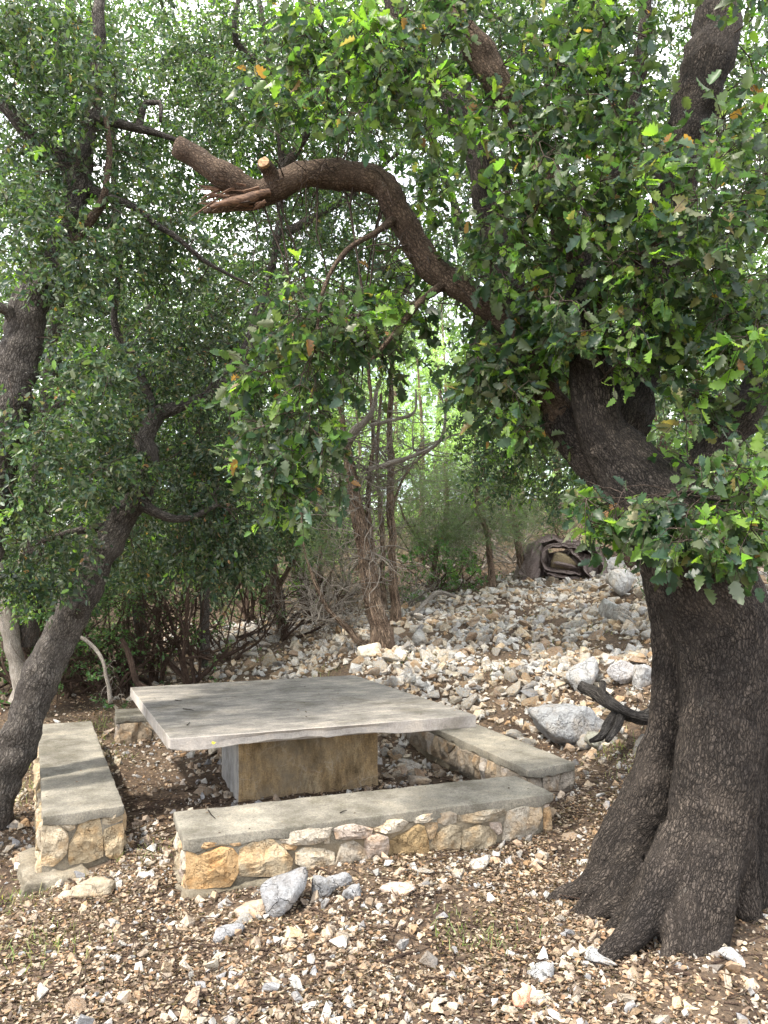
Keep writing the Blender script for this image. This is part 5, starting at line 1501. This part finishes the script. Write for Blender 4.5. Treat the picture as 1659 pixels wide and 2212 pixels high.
# ------------------------------------------------------------------ woodland behind
WOOD = np.array([(0.07, 0.12, 0.05), (0.10, 0.16, 0.06), (0.08, 0.13, 0.07)])
PINE = np.array([(0.17, 0.27, 0.11), (0.20, 0.31, 0.12), (0.15, 0.24, 0.12)])
spots = []
k = 0
lab = ['tall pine with light green needles far behind the junipers', 'dark bushy oak of the woodland behind the thicket', 'mid green oak of the woodland on the rise']
for row, (yy, nn, hh) in enumerate([(14.5, 10, 5.0), (18.5, 11, 6.0), (24, 12, 7.5)]):
    for j in range(nn):
        x = (j + .5) / nn * 2 - 1; x = x * yy * .62 + rng.normal(0, .4); y = yy + rng.normal(0, .8)
        if row < 2 and abs(x - .9 * y / 14) < 1.9: continue
        z = h1(x, y); hgt = hh * rng.uniform(.8, 1.15)
        kind = 0 if (abs(x - .06 * y) < 2.6 and row) else 1 + (j + row) % 2
        px_, _, _ = project(np.array([x, y, z + 2]))
        ahead = 'far left edge' if px_ < 120 else 'leaning oak trunk' if px_ < 300 else 'leaning oak crown' if px_ < 480 else 'left thicket' if px_ < 700 else 'pale juniper' if px_ < 850 else 'bright green bush' if px_ < 1000 else 'rolled carpet' if px_ < 1300 else 'big oak fork' if px_ < 1450 else 'big oak right side'
        lb = ['light green pine', 'dark bushy oak', 'mid green oak'][kind] + ' in the ' + ['nearest', 'middle', 'farthest'][row] + ' row of the wood behind the ' + ahead
        root = empty('pine_tree' if kind == 0 else 'oak_tree', (x, y, z), lb, 'tree', lb)
        sk = Skel(); T = Tubes()
        tips = []
        q = np.array([(x, y, z - .1), (x + rng.normal(0, .15), y, z + hgt * .3), (x + rng.normal(0, .3), y + rng.normal(0, .3), z + hgt * .65), (x + rng.normal(0, .4), y, z + hgt * .95)])
        q, r = resample(q, [.13, .10, .07, .02], .25); T.add(q, r, 8, .05); sk.add(q[len(q) // 4:], r[len(q) // 4:])
        link('trunk', T.mesh('trunk'), root, M['brush'])
        n_c = int(75 * (hgt / 6) ** 1.6)
        u = unit(rng.standard_normal((n_c, 3))) * rng.random((n_c, 1)) ** (1 / 2.2)
        cc = np.array([x, y, z + hgt * .56]) + u * np.array([1.7 * hgt / 6 + .4, 1.3, hgt * .48])
        tw = Tubes(); od = attach(sk, cc, tw, .02, 3, .05, .004)
        o = link('twigs', tw.mesh('twigs'), root, M['brush']); o['kind'] = 'stuff'
        if kind == 0: juniper_crown(root, cc, od, PINE, .5, .16, 8, 14)
        else:
            crown(root, cc, od, .42, 7, 8, .095 + .02 * row, .3, FAR, 'leaf_small', young=.12, dry=0, base=WOOD, up=.5)

# feathery bright junipers in the open light behind the twin trunk
for j, (px_, y, hg, w_) in enumerate([(905, 17.5, 5.0, 1.6), (770, 18, 4.4, 1.5), (1020, 17.5, 4.0, 1.5), (640, 17, 3.4, 1.3), (1120, 16.5, 3.4, 1.2), (850, 21, 6.5, 2.0), (960, 22, 7.0, 2.2)]):
    x = (px_ - 829.5) / FPX * y; z = h1(x, y)
    root = empty('juniper_tree', (x, y, z), ['feathery light green juniper straight behind the dark juniper trunk', 'light green juniper seen left of the pale twin trunk', 'light green juniper above the bright green bush', 'low light green juniper behind the brown tangled one', 'light green juniper behind the crooked grey one', 'taller yellow green juniper farther back on the left of the opening', 'tallest yellow green juniper farthest back in the opening'][j], 'tree')
    sk = Skel(); T = Tubes(); q, r = resample(np.array([(x, y, z - .1), (x + .1, y, z + hg * .5), (x, y, z + hg * .95)]), [.07, .05, .015], .2); T.add(q, r, 7, .05); sk.add(q[2:], r[2:])
    link('trunk', T.mesh('trunk'), root, M['juniper'])
    n_c = int(60 * hg / 4); u = unit(rng.standard_normal((n_c, 3))) * rng.random((n_c, 1)) ** .45
    cc = np.array([x, y, z + hg * .55]) + u * np.array([w_, .9, hg * .5]); tw = Tubes(); od = attach(sk, cc, tw, .015, 3, .05, .003)
    link('twigs', tw.mesh('twigs'), root, M['dead'])['kind'] = 'stuff'
    juniper_crown(root, cc, od, np.minimum(PINE * np.array([2.1, 2.0, 1.7]), .62), .42, .12, 8, 16)
# bushes of the wood edge
for j in range(46):
    y = [11.5, 13.5, 16.5, 20][j % 4] + rng.normal(0, .5); x = rng.uniform(-1, 1) * y * .6
    if rockiness(np.array([[x, y]]))[0] > .25 and y < 13.2: continue
    if -.2 < x < 1.2 and y < 13: continue
    if -.8 < x / y * 6 < 2.2 and y > 12.5 and j % 3: continue
    z = h1(x, y); hg = rng.uniform(.9, 1.8) * (1 + (y - 11) * .06)
    px_, py_, _ = project(np.array([x, y, z]))
    lb = f'{["dark green", "mid green", "bright green"][j % 3]} bush {where_is(float(px_), float(py_))}'
    root = empty('bush', (x, y, z), lb, 'bush', lb)
    T = Tubes(); tips = []
    for k in range(4): grow(T, np.array([x, y, z - .05]), unit(np.array([rng.normal(0, .5), rng.normal(0, .4), 1])), hg * .8, .02, 1, tips, .2, .1, 3, 4)
    link('stems', T.mesh('stems'), root, M['brush'])['kind'] = 'stuff'
    u = unit(rng.standard_normal((46, 3))) * rng.random((46, 1)) ** .4
    cc = np.array([x, y, z + hg * .5]) + u * np.array([hg * .75, hg * .55, hg * .55])
    crown(root, cc, u, .26, 6, 8, .06 + .01 * (j % 4), .2, FAR, 'leaf_small', young=.1, dry=0, base=WOOD * [.8, 1.1, 1.4][j % 3], up=.7, cname='leaves')
# the far wood reads as one mass
cc = np.column_stack([rng.uniform(-28, 28, 2600), rng.uniform(27, 36, 2600), rng.uniform(-.5, 11, 2600)]); cc[:, 2] += H(cc[:, :2])
p, d_, nr, sz, cl, _ = sprays(cc, .9, 6, 8, .30, .2, .5)
V, F, C = bake(FAR, p, sz, leaf_frames(d_, nr), leaf_tints(len(p), .12, 0, cl, WOOD))
tag(link('far_wood', make_mesh('far_wood', V, F, True, C), None, M['leaf_small']), 'distant green wood closing the view behind everything', kind='stuff')

# ------------------------------------------------------------------ forest floor
def scatter(n_, x0, x1, y0, y1, wide=False):
    c = np.column_stack([rng.uniform(x0, x1, n_), rng.uniform(y0, y1, n_)])
    sx, sy, sd = project(np.column_stack([c, np.full(n_, .1)]))
    return c[~blocked(c) & (wide | ((sx > -150) & (sx < 1800)))]
LIT = np.array([(0.28, 0.215, 0.15), (0.36, 0.285, 0.205), (0.20, 0.145, 0.10), (0.42, 0.355, 0.275), (0.29, 0.18, 0.105), (0.13, 0.085, 0.055), (0.42, 0.33, 0.24), (0.24, 0.17, 0.115), (0.11, 0.075, 0.05), (0.09, 0.06, 0.042), (0.30, 0.19, 0.11), (0.13, 0.09, 0.065), (0.09, 0.062, 0.045)])
c = np.vstack([scatter(150000, -2.6, 2.8, 2.6, 5.4), scatter(50000, -4, 5, 5.4, 9.5), scatter(16000, -6, 7, 9.5, 14), scatter(16000, 2, 5.5, 1.5, 6.5, True), scatter(12000, -5, -1.5, 1.5, 6, True)])
cl = np.array([noise.noise(Vector((a * 1.1, b_ * 1.1, 0))) + .6 * noise.noise(Vector((a * 4, b_ * 4, 5))) for a, b_ in c])
c = c[rng.random(len(c)) < np.clip(.62 + cl * 1.3, .15, .95) * np.where(in_quad(c, [left[1], right[0], right[3], left[2]], -.02) & (c[:, 1] > 4.4), .35, 1)]
z = H(c); nL = len(c)
gr_n = unit(rng.standard_normal((nL, 3)) * .45 + np.array([0, 0, 1])); dd = rng.standard_normal((nL, 3)) * np.array([1, 1, .25])
R = leaf_frames(dd, gr_n)
sz = rng.uniform(.010, .034, nL) * np.where(c[:, 1] > 7, 1.3, 1)
pos = np.column_stack([c, z + rng.uniform(.002, .014, nL)])
tn = LIT[rng.integers(len(LIT), size=nL)] * rng.uniform(.6, 1.15, (nL, 1))
_, _, sd = project(pos)
sx, sy, sd = project(pos); vis = (sx > 10) & (sx < 1650) & (sy < 2200)
near_k = np.argsort(-np.where(vis, sz / sd, 0))[:280]
lm = []
for k in range(10):
    V, F = OVAL[k % 3]
    me = make_mesh('fallen_leaf', V, F, True, np.tile(LIT[k % len(LIT)] * rng.uniform(.8, 1.1), (6, 1))); me.materials.append(M['litter']); lm.append(me)
for i in near_k:
    o = bpy.data.objects.new('fallen_leaf', lm[int(rng.integers(10))]); COL.objects.link(o)
    mw = Matrix(R[i].tolist()).to_4x4() @ Matrix.Scale(float(sz[i]), 4); mw.translation = Vector(pos[i].tolist()); o.matrix_basis = mw
    tag(o, 'small dry brown oak leaf lying on the forest floor in front', 'leaf', 'fallen leaves in the foreground')
keep = np.ones(nL, bool); keep[near_k] = False
V, F, C = bake(OVAL, pos[keep], sz[keep], R[keep], tn[keep])
tag(link('leaf_litter', make_mesh('leaf_litter', V, F, True, C), None, M['litter']), 'dry brown oak leaves carpeting the ground', kind='stuff')
# gravel
c = np.vstack([scatter(24000, -2.6, 2.8, 2.6, 5.6), scatter(9000, -3.2, 3.5, 5.6, 8), scatter(3500, 2, 5.5, 1.5, 6.5, True), scatter(2500, -5, -1.5, 1.5, 6, True)])
cl = np.array([noise.noise(Vector((a * 1.4 + 9, b_ * 1.4, 2))) for a, b_ in c])
c = c[rng.random(len(c)) < np.clip(.6 + cl * 1.3, .15, 1)]
gs = np.clip(10 ** rng.normal(-2.13, .33, len(c)), .003, .042)
tn = np.array(ROCKT_NEAR)[rng.integers(len(ROCKT_NEAR), size=len(c))] * rng.uniform(.55, 1.0, (len(c), 1))
V, F, C = bake(SMALL, np.column_stack([c, H(c) + gs * .35]), gs, rot_mats(len(c), .6), tn)
tag(link('gravel', make_mesh('gravel', V, F, False, C), None, M['rock']), 'pale limestone chips scattered through the leaf litter', kind='stuff')
# crumbs of leaves lying on the slabs
P_, Z_ = [], []
for q_, zz, n_ in ((tq, ZT, 70), (front, SEAT, 45), (left, SEAT, 30), (right, SEAT, 30)):
    u_, v_ = rng.uniform(.03, .97, (2, n_, 1))
    q2 = [np.array(p[:2]) for p in q_]
    P_.append((1 - v_) * ((1 - u_) * q2[0] + u_ * q2[1]) + v_ * ((1 - u_) * q2[3] + u_ * q2[2])); Z_.append(np.full(n_, zz + .004))
P_ = np.vstack(P_); Z_ = np.concatenate(Z_); n_ = len(P_)
V, F, C = bake(OVAL, np.column_stack([P_, Z_]), rng.uniform(.006, .022, n_), leaf_frames(rng.standard_normal((n_, 3)) * [1, 1, .1], unit(rng.standard_normal((n_, 3)) * .3 + [0, 0, 1])), LIT[rng.integers(len(LIT), size=n_)] * .6)
tag(link('leaf_crumbs', make_mesh('leaf_crumbs', V, F, True, C), None, M['litter']), 'small dark leaf crumbs lying on the table and bench slabs', kind='stuff')
# fallen twigs
c = scatter(2600, -2.4, 2.8, 2.7, 6.5); T = Tubes()
for a, b_ in c:
    an = rng.uniform(0, PI); L = rng.uniform(.05, .2); d = np.array([math.cos(an), math.sin(an), 0]); p0 = np.array([a, b_, h1(a, b_) + .012])
    mid = p0 + d * L / 2 + rng.normal(0, .008, 3); T.add(np.array([p0, mid, p0 + d * L]), np.array([.003, .0025, .0015]) * rng.uniform(.6, 1.3), 4)
tag(link('fallen_twigs', T.mesh('fallen_twigs'), None, M['brush']), 'thin broken twigs strewn over the leaf litter', kind='stuff')
for i, (x0, y0, x1, y1, w) in enumerate([(835, 2085, 905, 2060, 8), (1185, 2105, 1250, 2120, 7), (840, 2180, 960, 2150, 9), (1040, 2170, 1075, 2155, 9), (1455, 2100, 1530, 2125, 11), (1540, 2090, 1610, 2068, 8), (1040, 2010, 980, 2005, 6), (330, 1935, 360, 1930, 7), (700, 2040, 770, 2035, 6)]):
    a, b_ = spot(x0, y0), spot(x1, y1); mid = (a + b_) / 2 + rng.normal(0, .012, 3); lift = np.array([0, 0, .012]); q, r = resample(np.array([a + lift, mid + lift, b_ + lift]), np.array([w, w * .9, w * .5]) / 2 / FPX * a[1], .02)
    T = Tubes(); T.add(q, r, 7, .08, True)
    where = ['ahead of the front bench middle', 'beside the salmon pink stone', 'long and low at the front centre', 'short one at the front centre', 'below the middle oak root', 'beside the white rock at the right roots', 'between bench and oak', 'beside the orange end stone', 'left of the foreground centre'][i]
    tag(link('fallen_twig', T.mesh('fallen_twig'), None, M['brush']), f'dark broken twig on the ground {where}', 'twig')
T = None
for i, (x0, y0, x1, y1, zz) in enumerate([(395, 1531, 418, 1534, ZT), (378, 1512, 392, 1514, ZT), (450, 1750, 465, 1768, SEAT), (735, 1756, 750, 1750, SEAT), (404, 1566, 410, 1560, ZT)]):
    a, b_ = G(x0, y0, zz + .006), G(x1, y1, zz + .006); T = Tubes(); T.add(np.array([a, (a + b_) / 2 + rng.normal(0, .006, 3) * np.array([1, 1, 0]), b_]), np.array([.004, .0035, .002]), 5, 0, True)
    tag(link('fallen_twig', T.mesh('fallen_twig'), None, M['bark']), ['short curved dark twig on the left part of the tabletop', 'tiny twig near the left edge of the tabletop', 'thin twig lying across the left end of the front bench', 'thin twig at the middle of the front bench', 'tiny forked twig nearest the front of the tabletop'][i], 'twig')
# grass tufts and seedlings
def grass(patches, name, label, blade=.06, base=((0.12, 0.20, 0.05), (0.20, 0.26, 0.08), (0.30, 0.30, 0.13)), per=90, r=.12):
    P_, D_, S_ = [], [], []
    for px, py in patches:
        g = spot(px, py); n_ = per
        a = g[:2] + rng.normal(0, r, (n_, 2)); P_.append(np.column_stack([a, H(a)])); D_.append(unit(rng.standard_normal((n_, 3)) * .5 + np.array([0, 0, 1]))); S_.append(rng.uniform(.4, 1.2, n_) * blade)
    P_, D_, S_ = np.vstack(P_), np.vstack(D_), np.concatenate(S_)
    t = np.array(base)[rng.integers(len(base), size=len(P_))] * rng.uniform(.8, 1.2, (len(P_), 1))
    blade_t = [(np.array([(0, .035, 0), (0, -.035, 0), (.6, -.025, .03), (.6, .025, .03), (1, 0, -.08)], float), np.array([(0, 1, 2, 3), (3, 2, 4, 4)])[:1]), (np.array([(0, .04, 0), (0, -.04, 0), (1, -.005, .1), (1, .005, .1)], float), np.array([(0, 1, 2, 3)]))]
    V, F, C = bake(blade_t, P_, S_, leaf_frames(D_, rng.standard_normal((len(P_), 3))), t)
    tag(link(name, make_mesh(name, V, F, False, C), None, M['leaf_small']), label, kind='stuff')
grass([(60, 1930), (40, 1960), (80, 2040), (100, 2060), (30, 1700), (55, 1720), (50, 1660), (225, 1600), (235, 1640), (215, 1570), (240, 1560), (700, 1455), (560, 1430), (1360, 1640), (1330, 1620), (1300, 1630), (1290, 1560), (1040, 2035), (1010, 2010), (330, 1840), (940, 1420), (1090, 1450),
       (1160, 1340), (1280, 1360), (1040, 1330), (1380, 1670), (860, 1420), (1180, 1400)], 'grass', 'sparse fine grass tufts at bench ends, roots and among the stones', .07, per=70)
